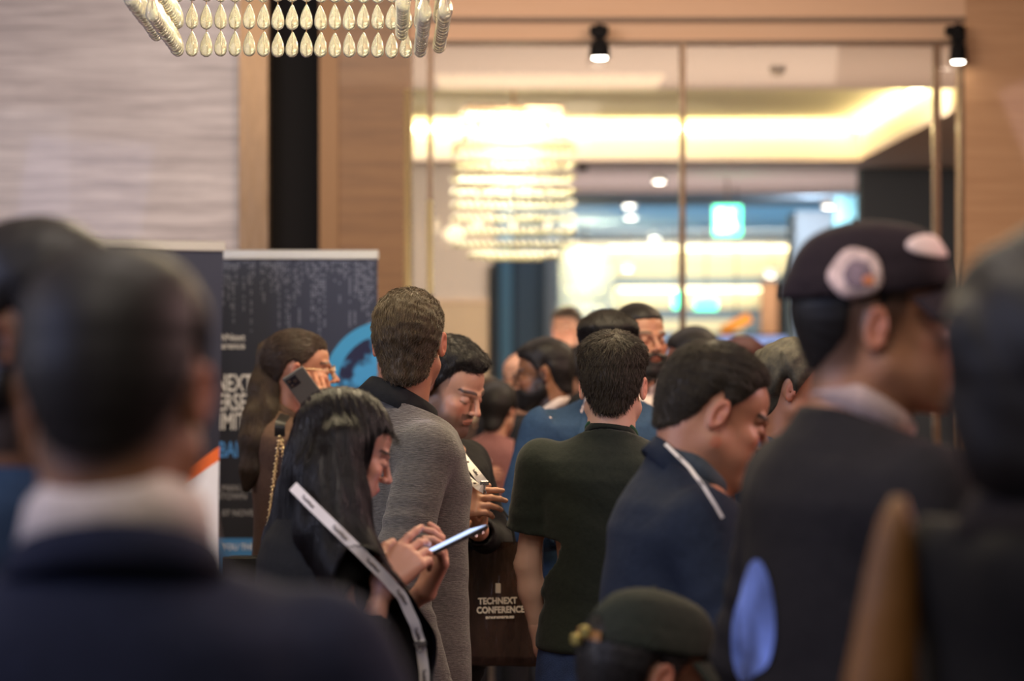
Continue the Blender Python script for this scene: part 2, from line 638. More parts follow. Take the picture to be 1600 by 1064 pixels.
def strands(fld, V, n, length, combf, parent, mat, M=None, steps=6, lift=.004, jit=.25, rad=.0006, curl=0, seed=1, name='hair_strands', lo=.6, zs=False):
    r = np.random.default_rng(seed)
    P = V[r.integers(0, len(V), n)] + r.normal(size=(n, 3)) * fld.h * .4
    L = length * (lo + (1 - lo) * r.random(n))[:, None]
    if zs: L = L * (.3 + .7 * np.clip((P[:, 2:3] + .05) / .11, 0, 1))
    J = r.normal(size=(n, 3)) * jit
    ph = r.random((n, 1)) * 6.28
    pts = [P]
    P = P.copy()
    lf = lift * (.3 + r.random(n))[:, None]
    for i in range(steps):
        g = fld.grad(P)
        d = combf(P) + J
        if curl:
            a = np.cross(d, g)
            d = d + curl * (a * np.cos(ph + i * 1.5) + g * np.sin(ph + i * 1.5))
        else:
            d = d - g * (d * g).sum(1, keepdims=True)
        d /= np.linalg.norm(d, axis=1, keepdims=True) + 1e-9
        P = P + d * L / steps
        f = fld.sample(P)[:, None]
        if not curl:
            P = P - fld.grad(P) * np.clip(f - lf * (i + 1) / steps, -.01, .01)
        pts.append(P)
    A = np.stack(pts, 1)
    if M is not None:
        A = A @ np.array(M[0]).T + np.array(M[1])
    cu = bpy.data.hair_curves.new(name)
    k = steps + 1
    cu.add_curves([k] * n)
    cu.position_data.foreach_set('vector', A.astype(np.float32).ravel())
    ra = cu.attributes.get('radius') or cu.attributes.new('radius', 'FLOAT', 'POINT')
    w = np.linspace(1, .25, k)
    ra.data.foreach_set('value', np.tile(w * rad, n).astype(np.float32))
    cu.materials.append(mat)
    o = bpy.data.objects.new(name, cu)
    C.objects.link(o)
    o.parent = parent
    o['kind'] = 'stuff'
    return o


# ------------------------------------------------------------------ people
PZ = [.70, .80, .92, 1.05, 1.15, 1.28, 1.36, 1.405, 1.435, 1.465, 1.50, 1.56]
PA_M = [.180, .178, .174, .156, .160, .176, .180, .158, .112, .072, .058, .056]
PB_M = [.125, .125, .122, .108, .112, .122, .116, .100, .083, .066, .058, .056]
PA_F = [.175, .180, .176, .135, .138, .158, .166, .154, .112, .062, .050, .048]
PB_F = [.120, .122, .120, .092, .100, .118, .106, .090, .072, .056, .050, .048]
PC = [0, 0, -.004, .004, .006, .004, -.008, -.014, -.018, -.018, -.015, -.01]


def lz(z, lean):
    return lean * np.clip((z - .95) / .5, 0, 1.15) ** 1.3


def torso_fn(infl, g, hem, amp=0.0, seed=1, loose=0.0):
    fem = g.get('fem', 0); lean = g.get('lean', 0); fat = g.get('fat_b', 0)
    A = PA_F if fem else PA_M; B = PB_F if fem else PB_M
    def fn(X, Y, Z):
        a = np.interp(Z, PZ, A) + infl + fat * np.exp(-((Z - 1.05) / .2) ** 2) + loose * np.clip((1.3 - Z) / .3, 0, 1)
        b = np.interp(Z, PZ, B) + infl + fat * np.exp(-((Z - 1.05) / .2) ** 2) + loose * np.clip((1.3 - Z) / .3, 0, 1)
        cy = np.interp(Z, PZ, PC) + lz(Z, lean)
        p = 2.35
        q = (np.abs(X / a) ** p + np.abs((Y - cy) / b) ** p) ** (1 / p)
        d = (q - 1) * np.minimum(a, b) * .9
        if amp:
            d = d + amp * wob(X, Y, Z * .45, seed, 26, 5) + amp * .6 * wob(X * .5, Y * .5, Z, seed + 1, 45, 4)
        d = comb_(d, hem - Z, .015, 'i')
        return d
    return fn


def hand_prims(wr, fd, pn, side, curl, spread=.12, sc=1.0, thumb=(.6, .5), fc=None):
    """wr wrist, fd finger direction, pn palm normal (out of the palm), side +1: thumb on cross(fd, pn) side"""
    wr = np.array(wr, float); fd = np.array(fd, float); fd /= np.linalg.norm(fd)
    pn = np.array(pn, float); pn = pn - fd * (pn @ fd); pn /= np.linalg.norm(pn)
    lat = np.cross(fd, pn) * side
    P = []
    K = []
    offs = [.030, .010, -.010, -.028]
    lens = [.070, .078, .072, .056]
    for i, o in enumerate(offs):
        kn = wr + (fd * (.088 - abs(i - 1.2) * .004) + lat * o) * sc
        P.append((cone(wr + (fd * .008 + lat * o * .55) * sc, kn, .0155 * sc, .0115 * sc), .014, 'u'))
        c = curl if fc is None else fc[i]
        d = fd + lat * (o * spread * 12)
        d /= np.linalg.norm(d)
        p = kn; ang = 0
        for j, (fr, cu) in enumerate(((.44, .9), (.31, 1.2), (.25, .7))):
            ang += c * cu
            dd = d * math.cos(ang) + pn * math.sin(ang)
            q = p + dd * lens[i] * fr * sc
            P.append((cone(p, q, (.0092 - .0009 * j) * sc, (.0085 - .0011 * j) * sc), .003, 'u'))
            p = q
    a = wr + (fd * .018 + lat * .020) * sc
    b = a + (fd * .030 + lat * .028 + pn * .010) * sc
    t1, t2 = thumb
    d1 = fd * math.cos(t1) + lat * math.sin(t1) * .6 + pn * math.sin(t1) * .6
    d1 /= np.linalg.norm(d1)
    c_ = b + d1 * .034 * sc
    d2 = d1 * math.cos(t2) - lat * math.sin(t2) * .5 + pn * math.sin(t2) * .5
    d2 /= np.linalg.norm(d2)
    e = c_ + d2 * .028 * sc
    P += [(cone(a, b, .015 * sc, .0125 * sc), .016, 'u'), (cone(b, c_, .0115 * sc, .010 * sc), .004, 'u'), (cone(c_, e, .010 * sc, .0078 * sc), .003, 'u')]
    return P


def field_of(prims, h, pad=.012):
    lo = np.min([p[0][1] for p in prims], 0) - pad; hi = np.max([p[0][2] for p in prims], 0) + pad
    f = Field(lo, hi, h)
    for p, k, o in prims: f.add(p, k, o)
    return f


_leg_cache = {}


class Person:
    def __init__(s, label, d, px, top, rz=0, head=(0, 0, 0), lean=.02, skin=(.42, .22, .14), hair=None, hh=.0045,
                 arms=None, hands=None, fem=0, ft=.0, group=None, seat=0, size=None, **g):
        s.g = g; g['fem'] = fem; g['lean'] = lean; g['skin'] = skin
        g['hairc'] = g.get('hairc', (.012, .009, .008))
        if hair: g['hair'] = hair
        s.hh = hh
        s.R = rotm(*head)
        pitch = head[1]
        nbz = 1.455
        s.nb = np.array([0, float(lz(np.float64(nbz), lean)) - .018, nbz])
        s.hc = s.nb + rotm(head[0] * .3, pitch * .5 + g.get('neckf', 8), head[2] * .5) @ np.array([0, .010, g.get('neckl', .142)])
        ttop = (s.R @ np.array([0, -.018, .113]))[2] + (hair or {}).get('top', .01) * .8 + ft
        zt = W(px, top, d).z
        s.s = size or (zt + seat) / (s.hc[2] + ttop)
        zoff = zt - s.s * (s.hc[2] + ttop)
        a = math.radians(rz)
        hx = math.cos(a) * s.hc[0] - math.sin(a) * s.hc[1]; hy = math.sin(a) * s.hc[0] + math.cos(a) * s.hc[1]
        p = W(px, top, d)
        s.root = thing('person', (p.x - hx * s.s, p.y - hy * s.s, zoff if (seat or size) else 0), label, 'person', group, a)
        s.root.scale = (s.s,) * 3
        s.M = Matrix.Translation(s.root.location) @ Matrix.Rotation(a, 4, 'Z') @ Matrix.Scale(s.s, 4)
        s.Mi = s.M.inverted()
        s.seat = seat
        arms = arms or {}
        s.arms = {}
        shx = .158 if fem else .182
        for sd, k in ((-1, 'L'), (1, 'R')):
            ew = arms.get(k, ((sd * (shx + .075), -.02 + lean * .5, 1.13), (sd * (shx + .07), .05 + lean * .3, .89)))
            sh = np.array([sd * shx, float(lz(np.float64(1.39), lean)) - .014, 1.372])
            if k + 's' in arms: sh = s.L(arms[k + 's'])
            s.arms[k] = (sh, s.L(ew[0]), s.L(ew[1]))
        s.hands = hands or {}
        s.body()
        if hair: s.hair()

    def L(s, p):
        """('W', px, py, d) or local coordinates -> local"""
        if len(p) == 4 and p[0] == 'W':
            v = s.Mi @ W(*p[1:])
            return np.array(v)
        return np.array(p, float)

    def H(s, p):
        return s.hc + s.R @ np.array(p, float)

    def body(s):
        g = s.g
        fem = g['fem']
        # head
        hp = head_prims(g)
        inv = s.R.T
        n0 = inv @ (s.nb - s.hc + np.array([0, .0, -.03]))
        nr = .048 if fem else .059 + g.get('fat', 0)
        hp2 = hp[:5] + [(cone((0, -.028, -.045), n0, nr, nr * 1.1), .025, 'u')] + hp[5:]
        f = field_of(hp2, s.hh)
        s.hf = f
        V, Q = f.extract()
        cols = [head_colour(V, g)]
        chunks = [(V @ s.R.T + s.hc, Q)]
        skin = np.array(g['skin'])
        # under the clothes: torso, arms, legs as one surface
        P = []
        tf = torso_fn(-.022, g, .74)
        P.append(((tf, np.array([-.25, -.3, .74]), np.array([.25, .6, 1.47])), .03, 'u'))
        for k in 'LR':
            sh, el, wr = s.arms[k]
            rr = (.034, .030, .022) if not g.get('bare') else (.036, .032, .023)
            P.append((cone(sh, el, rr[0], rr[1]), .02, 'u'))
            if g.get('bare'):
                mid = el * .7 + wr * .3
                P.append((cone(el, mid, .032, .034), .02, 'u'))
                P.append((cone(mid, wr, .034, .023), .02, 'u'))
            else:
                P.append((cone(el, wr, rr[1], rr[2]), .02, 'u'))
        hipz = .90
        for sd in (-1, 1):
            if s.seat:
                P.append((cone((sd * .09, 0, hipz - .02), (sd * .11, .40, hipz - .04), .075, .052), .03, 'u'))
                P.append((cone((sd * .11, .40, hipz - .04), (sd * .11, .38, hipz - .42), .05, .034), .02, 'u'))
            else:
                P.append((cone((sd * .09, 0, hipz), (sd * .10, .02, .49), .072, .05), .03, 'u'))
                P.append((cone((sd * .10, .02, .49), (sd * .10, -.01, .07), .048, .034), .02, 'u'))
        f2 = field_of(P, .013 if g.get('bare') else .016)
        V2, Q2 = f2.extract()
        chunks.append((V2, Q2)); cols.append(np.tile(skin, (len(V2), 1)))
        for k in 'LR':
            sh, el, wr = s.arms[k]
            hd = s.hands.get(k, {})
            if hd is None: continue
            sd = -1 if k == 'L' else 1
            fd = wr - el; fd = fd / np.linalg.norm(fd)
            if 'tip' in hd: fd = s.L(hd['tip']) - wr
            pn = hd.get('n', (-sd, .3, 0))
            if 'nw' in hd: pn = np.array(s.Mi.to_3x3() @ Vector(hd['nw']))
            prm = hand_prims(wr, fd, pn, sd * hd.get('flip', 1) * (1), hd.get('curl', .35), sc=hd.get('sc', .92 if fem else 1.0), thumb=hd.get('thumb', (.6, .5)), fc=hd.get('fc'), spread=hd.get('spread', .1))
            prm.append((cone(wr - (wr - el) * .12 / 1.0 * 0 - fd * 0 + (el - wr) / np.linalg.norm(el - wr) * .06, wr, .028 if not fem else .024, .023 if not fem else .019), .02, 'u'))
            f3 = field_of(prm, hd.get('h', .0055))
            V3, Q3 = f3.extract()
            chunks.append((V3, Q3))
            n = wob(V3[:, 0], V3[:, 1], V3[:, 2], 4, 60)
            cols.append(np.tile(skin * np.array([1.04, .96, .95]), (len(V3), 1)) * (1 + .05 * n)[:, None])
        me = meshfrom('body', chunks, np.concatenate(cols))
        me.materials.append(SKIN)
        s.bo = link('body', me, None, s.root)

    def hair(s):
        g = s.g; H = g['hair']
        f = hair_field(g, s.hh * 1.0)
        V, Q = f.extract()
        me = meshfrom('hair', [(V @ s.R.T + s.hc, Q)])
        m = H.get('mat') or HAIR
        me.materials.append(m)
        o = link('hair', me, None, s.root)
        n = H.get('n', 0)
        if n:
            cf = {'b': comb_back, 'c': comb_crown}[H.get('comb', 'c')]
            strands(f, V, n, H.get('len', .03), cf, o, m, (s.R, s.hc), lift=H.get('lift', .004), jit=H.get('jit', .25), rad=H.get('rad', .0007), curl=H.get('curl', 0), zs=True)
        s.ho = o

    def ribbonpts(s, pts):
        return [s.L(p) for p in pts]

    def cloth_top(s, name, mat, h=.01, infl=.012, hem=.80, sleeve=1.0, amp=.004, seed=3, loose=.01, arm=(.064, .054, .041), vneck=0, parent=None, slit=0, extra=None, neckup=.0, neckr=None, h_hem=None):
        g = s.g; fem = g['fem']; lean = g['lean']
        asc = .84 if fem else 1.0
        if name == 'shirt': arm = (.050, .044, .034)
        P = []
        tf = torso_fn(infl, g, hem, amp, seed, loose)
        P.append(((tf, np.array([-.30, -.22 + min(lean, 0), hem - .03]), np.array([.30, .24 + max(lean, 0) * 1.2, 1.60])), .03, 'u'))
        for k in 'LR':
            sh, el, wr = s.arms[k]
            u = el - sh
            P.append((ell(sh + np.array([0, 0, -.012]), (arm[0] * .95 * asc, arm[0] * .95 * asc, arm[0] * .88)), .05, 'u'))
            P.append((cone((np.sign(sh[0]) * .045, s.nb[1] - .002, 1.438), sh * .72 + s.nb * .28 + np.array([0, 0, -.022]), .036 * asc * (arm[0] / .064), .048 * asc * (arm[0] / .064)), .045, 'u'))
            if sleeve < .6:
                P.append((cone(sh, sh + u * sleeve * 1.55, arm[0] * asc, arm[1] * asc * 1.12), .014, 'u'))
            else:
                P.append((cone(sh, el, arm[0] * asc, arm[1] * asc), .014, 'u'))
                P.append((cone(el, el + (wr - el) * sleeve, arm[1] * asc, arm[2] * asc), .02, 'u'))
        if extra: P += extra
        f = field_of(P, h, .02)
        X, Y, Z = f.xyz()
        # creases in the sleeves
        for k in 'LR':
            sh, el, wr = s.arms[k]
            de = np.sqrt((X - el[0]) ** 2 + (Y - el[1]) ** 2 + (Z - el[2]) ** 2)
            ax = (wr - sh); ax = ax / np.linalg.norm(ax)
            t = (X * ax[0] + Y * ax[1] + Z * ax[2])
            f.F = f.F + (amp * 1.1 * np.exp(-(de / .12) ** 2) * np.sin(t * 120 + 2.5 * wob(X, Y, Z, seed + 4, 18, 3)) * (np.abs(X) > .16)).astype(np.float32)
            if sleeve < .6:
                c = sh + (el - sh) * sleeve * 1.3
                u = (el - sh) / np.linalg.norm(el - sh)
                pd = (X - c[0]) * u[0] + (Y - c[1]) * u[1] + (Z - c[2]) * u[2]
                near = np.sqrt((X - c[0]) ** 2 + (Y - c[1]) ** 2 + (Z - c[2]) ** 2) - .13
                f.whole(np.minimum(np.maximum(pd, near), np.maximum(pd, near)) * -1 if False else -np.maximum(-pd, near), .004)
            elif sleeve < 1.2:
                c = el + (wr - el) * sleeve
                u = (wr - el) / np.linalg.norm(wr - el)
                pd = (X - c[0]) * u[0] + (Y - c[1]) * u[1] + (Z - c[2]) * u[2]
                near = np.sqrt((X - c[0]) ** 2 + (Y - c[1]) ** 2 + (Z - c[2]) ** 2) - .08
                f.whole(-np.maximum(-pd, near), .004)
                # hollow cuff
                f.add(cone(c - u * .03, c + u * .05, arm[2] * asc - .008), .004, 's')
        # neck opening
        nrm = s.H((0, 0, 0)) - s.nb; nrm = nrm + np.array([0, .03, 0]); nrm = nrm / np.linalg.norm(nrm)
        c = s.nb + nrm * neckup
        pd = (X - c[0]) * nrm[0] + (Y - c[1]) * nrm[1] + (Z - c[2]) * nrm[2]
        rr = np.sqrt((X - c[0]) ** 2 + (Y - c[1]) ** 2 + (Z - c[2]) ** 2)
        f.whole(np.where(rr < .2, pd, -1), .006)
        f.add(cone(c - nrm * .04, c + nrm * .08, neckr or (.050 if fem else .061)), .004, 's')
        if vneck:
            zb = vneck
            w = np.clip((Z - zb) / (1.46 - zb), 0, 1.2) * .062
            cy = lz(Z, lean)
            d = np.maximum(np.abs(X) - w, cy + .02 - Y)
            f.whole(-np.maximum(d, zb - Z), .004)
        V, Q = f.extract()
        me = meshfrom(name, [(V, Q)])
        me.materials.append(mat)
        o = link(name, me, None, parent or s.root)
        s.tops = getattr(s, 'tops', []) + [(V, Q)]
        s.tf = f
        return o

    def bvh(s):
        V, Q = s.tops[-1]
        return BVHTree.FromPolygons([tuple(v) for v in V.tolist()], [tuple(q) for q in Q.tolist()])

    def collar(s, name, mat, a, b, z0, hgt, flare=.012, fold=None, gap=18, th=.003, drop=.02, tilt=None, parent=None, seg=40, dy=0):
        """folded collar band round the neck base"""
        nrm = s.H((0, 0, 0)) - s.nb; nrm = nrm + np.array([0, .03, 0]); nrm = nrm / np.linalg.norm(nrm)
        if tilt is not None:
            nrm = np.array([0, math.sin(math.radians(tilt)), math.cos(math.radians(tilt))])
        ux = np.array([1, 0, 0.]); uy = np.cross(nrm, ux)
        fold = hgt * .8 if fold is None else fold
        m = MB(); P = []
        for i in range(seg + 1):
            ph = math.radians(gap + (360 - 2 * gap) * i / seg)
            dirv = np.array([math.sin(ph), math.cos(ph)])
            dz = -drop * (1 + math.cos(ph)) / 2
            prof = [(1.0, z0), (.985, z0 + hgt), (1.01, z0 + hgt + th), (1.04, z0 + hgt), (1.0 + flare / a, z0 + hgt - fold), (1.0 + (flare - th) / a, z0 + hgt - fold), (1.02, z0 + hgt - th * 2), (1.03, z0)]
            row = []
            for r, z in prof:
                q = s.nb + ux * dirv[0] * a * r + uy * (dirv[1] * b * r + dy) + nrm * (z + dz)
                row.append(q)
            row.append(row[0])
            P.append(row)
        m.grid(P)
        n = len(P[0])
        m.f.append(tuple(range(0, n - 1))); m.f.append(tuple((seg) * n + k for k in reversed(range(n - 1))))
        o = m.build(name, mat, parent or s.root, True)
        return o

    def lapels(s, mat, zb=1.12, w=.055, parent=None):
        bv = s.bvh()
        for sd in (-1, 1):
            P = []
            N = 12
            for i in range(N + 1):
                z = 1.45 - (1.45 - zb) * i / N
                xi = (z - zb) / (1.46 - zb) * .062
                ww = w * math.sin(math.pi * min(1, .25 + .75 * (1 - i / N)) * .9) * (1.0 if i > 2 else .75)
                row = []
                for j in range(4):
                    x = sd * (xi + ww * j / 3)
                    hit = bv.ray_cast(Vector((x if j else x + sd * .006, .8, z)), Vector((0, -1, 0)))
                    y = hit[0].y if hit[0] else 0.1
                    row.append((x, y + .006 + (.003 if j in (1, 2) else 0), z))
                P.append(row)
            m = MB(); m.grid(P)
            o = m.build('lapel', mat, parent or s.root, True)
            sol = o.modifiers.new('thickness', 'SOLIDIFY'); sol.thickness = .004

    def legs(s, mat, shoemat, skirt=None):
        key = ('sit' if s.seat else ('skirt' if skirt else 'std'), mat.name)
        if key not in _leg_cache:
            P = []
            g0 = {'fem': s.g['fem']}
            tf = torso_fn(.006, g0, .78)
            def tf2(X, Y, Z, tf=tf): return np.maximum(tf(X, Y, Z), Z - 1.04)
            P.append(((tf2, np.array([-.22, -.16, .76]), np.array([.22, .16, 1.06])), .03, 'u'))
            for sd in (-1, 1):
                if s.seat:
                    P += [(cone((sd * .09, -.02, .88), (sd * .115, .40, .86), .098, .068), .03, 'u'), (cone((sd * .115, .40, .86), (sd * .115, .38, .50), .066, .05), .02, 'u')]
                elif skirt:
                    P += [(cone((sd * .06, 0, .9), (sd * .04, .02, .5), .12, .13), .05, 'u')]
                else:
                    P += [(cone((sd * .088, 0, .88), (sd * .10, .02, .49), .098, .070), .03, 'u'), (cone((sd * .10, .02, .49), (sd * .10, -.012, .06), .068, .056), .02, 'u')]
            f = field_of(P, .017)
            X, Y, Z = f.xyz()
            f.F = f.F + (.004 * wob(X, Y, Z, 5, 30)).astype(np.float32)
            V, Q = f.extract()
            me = meshfrom('trousers', [(V, Q)]); me.materials.append(mat)
            P = []
            if s.seat:
                fy, fz = .38, .42
            else:
                fy, fz = 0, 0
            P2 = [(cone((.10, fy - .04, fz + .05), (.108, fy + .12, fz + .036), .044, .036), .02, 'u'), (cone((.10, fy - .012, fz + .06), (.10, fy - .012, fz + .10), .044, .046), .02, 'u')]
            f = field_of(P2, .012)
            X, Y, Z = f.xyz(); f.whole(fz + .004 - Z + 0 * X + 0 * Y, .004)
            V, Q = f.extract()
            sm = meshfrom('shoe', [(V, Q)]); sm.materials.append(shoemat)
            V2 = V.copy(); V2[:, 0] *= -1
            sm2 = meshfrom('shoe', [(V2, Q[:, ::-1])]); sm2.materials.append(shoemat)
            _leg_cache[key] = (me, sm, sm2)
        me, a, b = _leg_cache[key]
        link('trousers' if not skirt else 'skirt', me, None, s.root)
        link('shoe', a, None, s.root); link('shoe', b, None, s.root)

    def beard(s, t=.008, mat=None, n=0, low=-.035):
        g = s.g
        f = Field((-.10, -.05, -.15), (.10, .14, .02), s.hh)
        X, Y, Z = f.xyz()
        for p, k, o in head_prims(g)[:5]: f.add(p, k, o)
        for p, k, o in head_prims(g)[5:]:
            if p[1][2] < -.04 and o == 'u' and p[2][2] < .03: f.add(p, k, o)
        S = f.F - t - .0015 * wob(X, Y, Z, 8, 150)
        ax = np.abs(X)
        line = np.interp(Y + 0 * X + 0 * Z, [-.02, .0, .03, .06, .08, .12], [-.02, -.045, -.062, -.060, -.042, -.040])
        m1 = (Z - line)
        mouth = np.sqrt((X / .023) ** 2 + ((Z + .058) / .010) ** 2)
        d = np.maximum(S, m1 * .8)
        d = np.maximum(d, -.015 - Y + .0 * X)
        d = np.maximum(d, np.where(Y > .05, (1 - mouth) * .012, -1))
        f.F = d.astype(np.float32)
        V, Q = f.extract()
        me = meshfrom('beard', [(V @ s.R.T + s.hc, Q)]); me.materials.append(mat or HAIR)
        return link('beard', me, None, s.root)

    def glasses(s, mat):
        m = MB()
        for sd in (-1, 1):
            pts = []
            for i in range(17):
                a = 2 * math.pi * i / 16
                pts.append(s.H((sd * .033 + .025 * math.cos(a), .104 - .003 * abs(math.cos(a)), .0 + .021 * math.sin(a))))
            m.tube(pts, .0011, 6)
            m.tube([s.H((sd * .058, .100, .006)), s.H((sd * .076, .06, .008)), s.H((sd * .082, -.01, .010)), s.H((sd * .080, -.03, -.008))], .0011, 6)
        m.tube([s.H((-.009, .106, .004)), s.H((0, .108, .007)), s.H((.009, .106, .004))], .0011, 6)
        return m.build('glasses', mat, s.root, True)


def ribbon(name, pts, w, mat, parent, nrm, th=.0012, sub=6, twist=None):
    """flat strap through points (same space as parent), nrm: facing vector(s)"""
    pts = [Vector(p) for p in pts]
    n = len(pts)
    def cr(a, b, c, d, t):
        return .5 * ((2 * b) + (-a + c) * t + (2 * a - 5 * b + 4 * c - d) * t * t + (-a + 3 * b - 3 * c + d) * t ** 3)
    path = []
    for i in range(n - 1):
        a = pts[max(i - 1, 0)]; b = pts[i]; c = pts[i + 1]; d = pts[min(i + 2, n - 1)]
        for j in range(sub): path.append(cr(a, b, c, d, j / sub))
    path.append(pts[-1])
    m = MB(); P = []
    for i, p in enumerate(path):
        t = (path[min(i + 1, len(path) - 1)] - path[max(i - 1, 0)]).normalized()
        nn = Vector(nrm) if not isinstance(nrm, list) else Vector(nrm[0]).lerp(Vector(nrm[1]), i / (len(path) - 1))
        nn = (nn - t * nn.dot(t)).normalized()
        sd = t.cross(nn) * w / 2
        P.append([p - sd - nn * th, p + sd - nn * th, p + sd + nn * th, p - sd + nn * th, p - sd - nn * th])
    m.grid(P)
    o = m.build(name, mat, parent)
    return o, path


HAIR = hairmat('hair_black', (.011, .0085, .0075), .55)
HAIR_BROWN = hairmat('hair_dark_brown', (.050, .032, .021), .42)
HAIR_GOLD = hairmat('hair_brown_lit', (.070, .046, .024), .45)
HAIR_E = hairmat('hair_glossy_black', (.006, .0045, .006), .36)
HAIR_OLIVE = hairmat('hair_short_brown', (.036, .027, .017), .5)
SHOE = plain('shoe_leather', (.01, .009, .008), .35)


# ------------------------------------------------------------------ the room
DW = 13.0          # distance of the stone and mirror wall
def XW(px, d=DW): return (px - 800) * d / FPX
def ZW(py, d=DW): return CAMZ - (py - 532) * d / FPX


def struct(name, m, mat, parent=None):
    o = m.build(name, mat, parent)
    if parent is None: o['kind'] = 'structure'
    return o


def veined(name, c1, c2, rough=.45, scale=6, coat=.1):
    m, nt, b = newmat(name)
    tc = nt.nodes.new('ShaderNodeTexCoord')
    mp = nt.nodes.new('ShaderNodeMapping'); mp.inputs['Scale'].default_value = (.25, .25, 4.6)
    n = nt.nodes.new('ShaderNodeTexNoise'); n.inputs['Scale'].default_value = scale; n.inputs['Detail'].default_value = 8; n.inputs['Roughness'].default_value = .7
    n.inputs['Distortion'].default_value = .4
    r = nt.nodes.new('ShaderNodeValToRGB')
    r.color_ramp.elements[0].position = .32; r.color_ramp.elements[0].color = c1 + (1,)
    r.color_ramp.elements[1].position = .68; r.color_ramp.elements[1].color = c2 + (1,)
    nt.links.new(tc.outputs['Object'], mp.inputs[0]); nt.links.new(mp.outputs[0], n.inputs['Vector'])
    nt.links.new(n.outputs['Fac'], r.inputs[0]); nt.links.new(r.outputs[0], b.inputs['Base Color'])
    b.inputs['Roughness'].default_value = rough; b.inputs['Coat Weight'].default_value = coat
    return m


STONE = veined('silver_travertine', srgb(158, 146, 142), srgb(216, 206, 200))
BSTONE = veined('brown_veined_stone', srgb(118, 82, 44), srgb(146, 106, 62), .5)
BSTONE_R = veined('light_brown_veined_stone', srgb(176, 130, 88), srgb(198, 152, 108), .5)
HEAD = veined('peach_stone', srgb(214, 170, 130), srgb(218, 176, 138), .6, coat=0)
BLACKP = plain('black_panel', (.006, .005, .0045), .7, spec=.15)
BRASS = plain('brushed_brass', (.25, .155, .08), .38, .7, .1, 30, .25, 14, stretch=(3, 3, .4))
STEEL = plain('bronze_trim', (.20, .13, .08), .5, .3)
CEILM = plain('ceiling_paint', srgb(214, 196, 180), .9)
CARPET = plain('patterned_carpet', srgb(70, 52, 44), .95, noise=.5, nscale=9, bump=.4, bscale=200)
WHITE = plain('white_paint', (.8, .78, .74), .6)

struct('floor', MB().box((-9, -3, -.05), (9, 48, 0)), CARPET)
struct('ceiling', MB().box((-9, -3, 3.9), (9, DW + .3, 3.95)), CEILM)
xa = XW(375); xb = XW(420); xc = XW(500); xd = XW(638); xe = XW(1507)
wb = MB().box((-9, DW, 0), (xa, DW + .25, 3.9))
struct('wall_back', wb, STONE)
o = struct('trim_1', MB().box((xa, DW - .05, 0), (xb, DW + .25, 3.9)), BRASS)
struct('wall_recess', MB().box((xb, DW + .12, 0), (xc, DW + .25, 3.9)), BLACKP)
pil = struct('wall_pilaster', MB().box((xc, DW - .02, 0), (xd, DW + .25, 3.9)), BSTONE)
struct('trim_2', MB().box((xc, DW - .035, 0), (xc + .10, DW - .02, 3.9)), plain('bronze_edge', srgb(140, 104, 66), .5, .3))
struct('wall_right_pier', MB().box((xe, DW - .02, 0), (9, DW + .25, 3.9)), BSTONE_R)
struct('wall_header', MB().box((xd, DW - .02, ZW(28)), (xe, DW + .25, 3.9)), HEAD)
struct('trim_3', MB().box((xd, DW - .03, ZW(33)), (xe, DW + .01, ZW(27))), STEEL)
struct('trim_4', MB().box((xd, DW + .0, ZW(68)), (xe, DW + .06, ZW(62))), STEEL)
struct('wall_transom', MB().box((xd, DW + .03, ZW(64)), (xe, DW + .10, ZW(31))), HEAD)
# glazed partition: panes between brass mullions
GL = bpy.data.materials.new('clear_glass'); GL.use_nodes = True
nt = GL.node_tree; nt.nodes.clear()
t = nt.nodes.new('ShaderNodeBsdfTransparent'); t.inputs[0].default_value = (.96, .95, .93, 1)
gl = nt.nodes.new('ShaderNodeBsdfGlossy'); gl.inputs['Roughness'].default_value = .03; gl.inputs[0].default_value = (.9, .85, .8, 1)
fr = nt.nodes.new('ShaderNodeFresnel'); fr.inputs[0].default_value = 1.3
mx = nt.nodes.new('ShaderNodeMixShader'); ou = nt.nodes.new('ShaderNodeOutputMaterial')
nt.links.new(fr.outputs[0], mx.inputs[0]); nt.links.new(t.outputs[0], mx.inputs[1]); nt.links.new(gl.outputs[0], mx.inputs[2]); nt.links.new(mx.outputs[0], ou.inputs[0])
win = thing('window_1', (0, 0, 0), None, None); win['kind'] = 'structure'
ed = [638, 672, 1067, 1465, 1507]
for i in range(4):
    MB().box((XW(ed[i]) + .02, DW + .05, .05), (XW(ed[i + 1]) - .02, DW + .058, ZW(66))).build('pane', GL, win)
def bead_mullion(px, w, beads=True):
    x = XW(px)
    o = MB().bevbox((x - w / 2, DW + .0, 0), (x + w / 2, DW + .075, ZW(66)), .004).build('mullion', BRASS_M, win)
    return o
BRASS_M = plain('polished_bronze', srgb(128, 104, 84), .42, .85, bump=.5, bscale=9, stretch=(1, 1, 2.2))
for px, w in ((640, .030), (672, .028), (1067, .030), (1465, .038), (1505, .03)): bead_mullion(px, w)
# stud columns added on two mullions to imitate the chandelier's reflection in brass
GLINT = plain('brass_glint', (1.0, .86, .45), .38, .85)
sm = MB().lathe([(.001, .018), (.013, .012), (.019, 0), (.013, -.012), (.001, -.018)], seg=8).mesh('glint_stud')
sm.materials.append(GLINT)
for px, y0, y1 in ((636, 145, 470), (671, 318, 470)):
    n = int((y1 - y0) / 10.5)
    for i in range(n):
        o = link('glint_stud', sm, None, win); o.location = (XW(px), DW - .018, ZW(y0 + 10.5 * i))

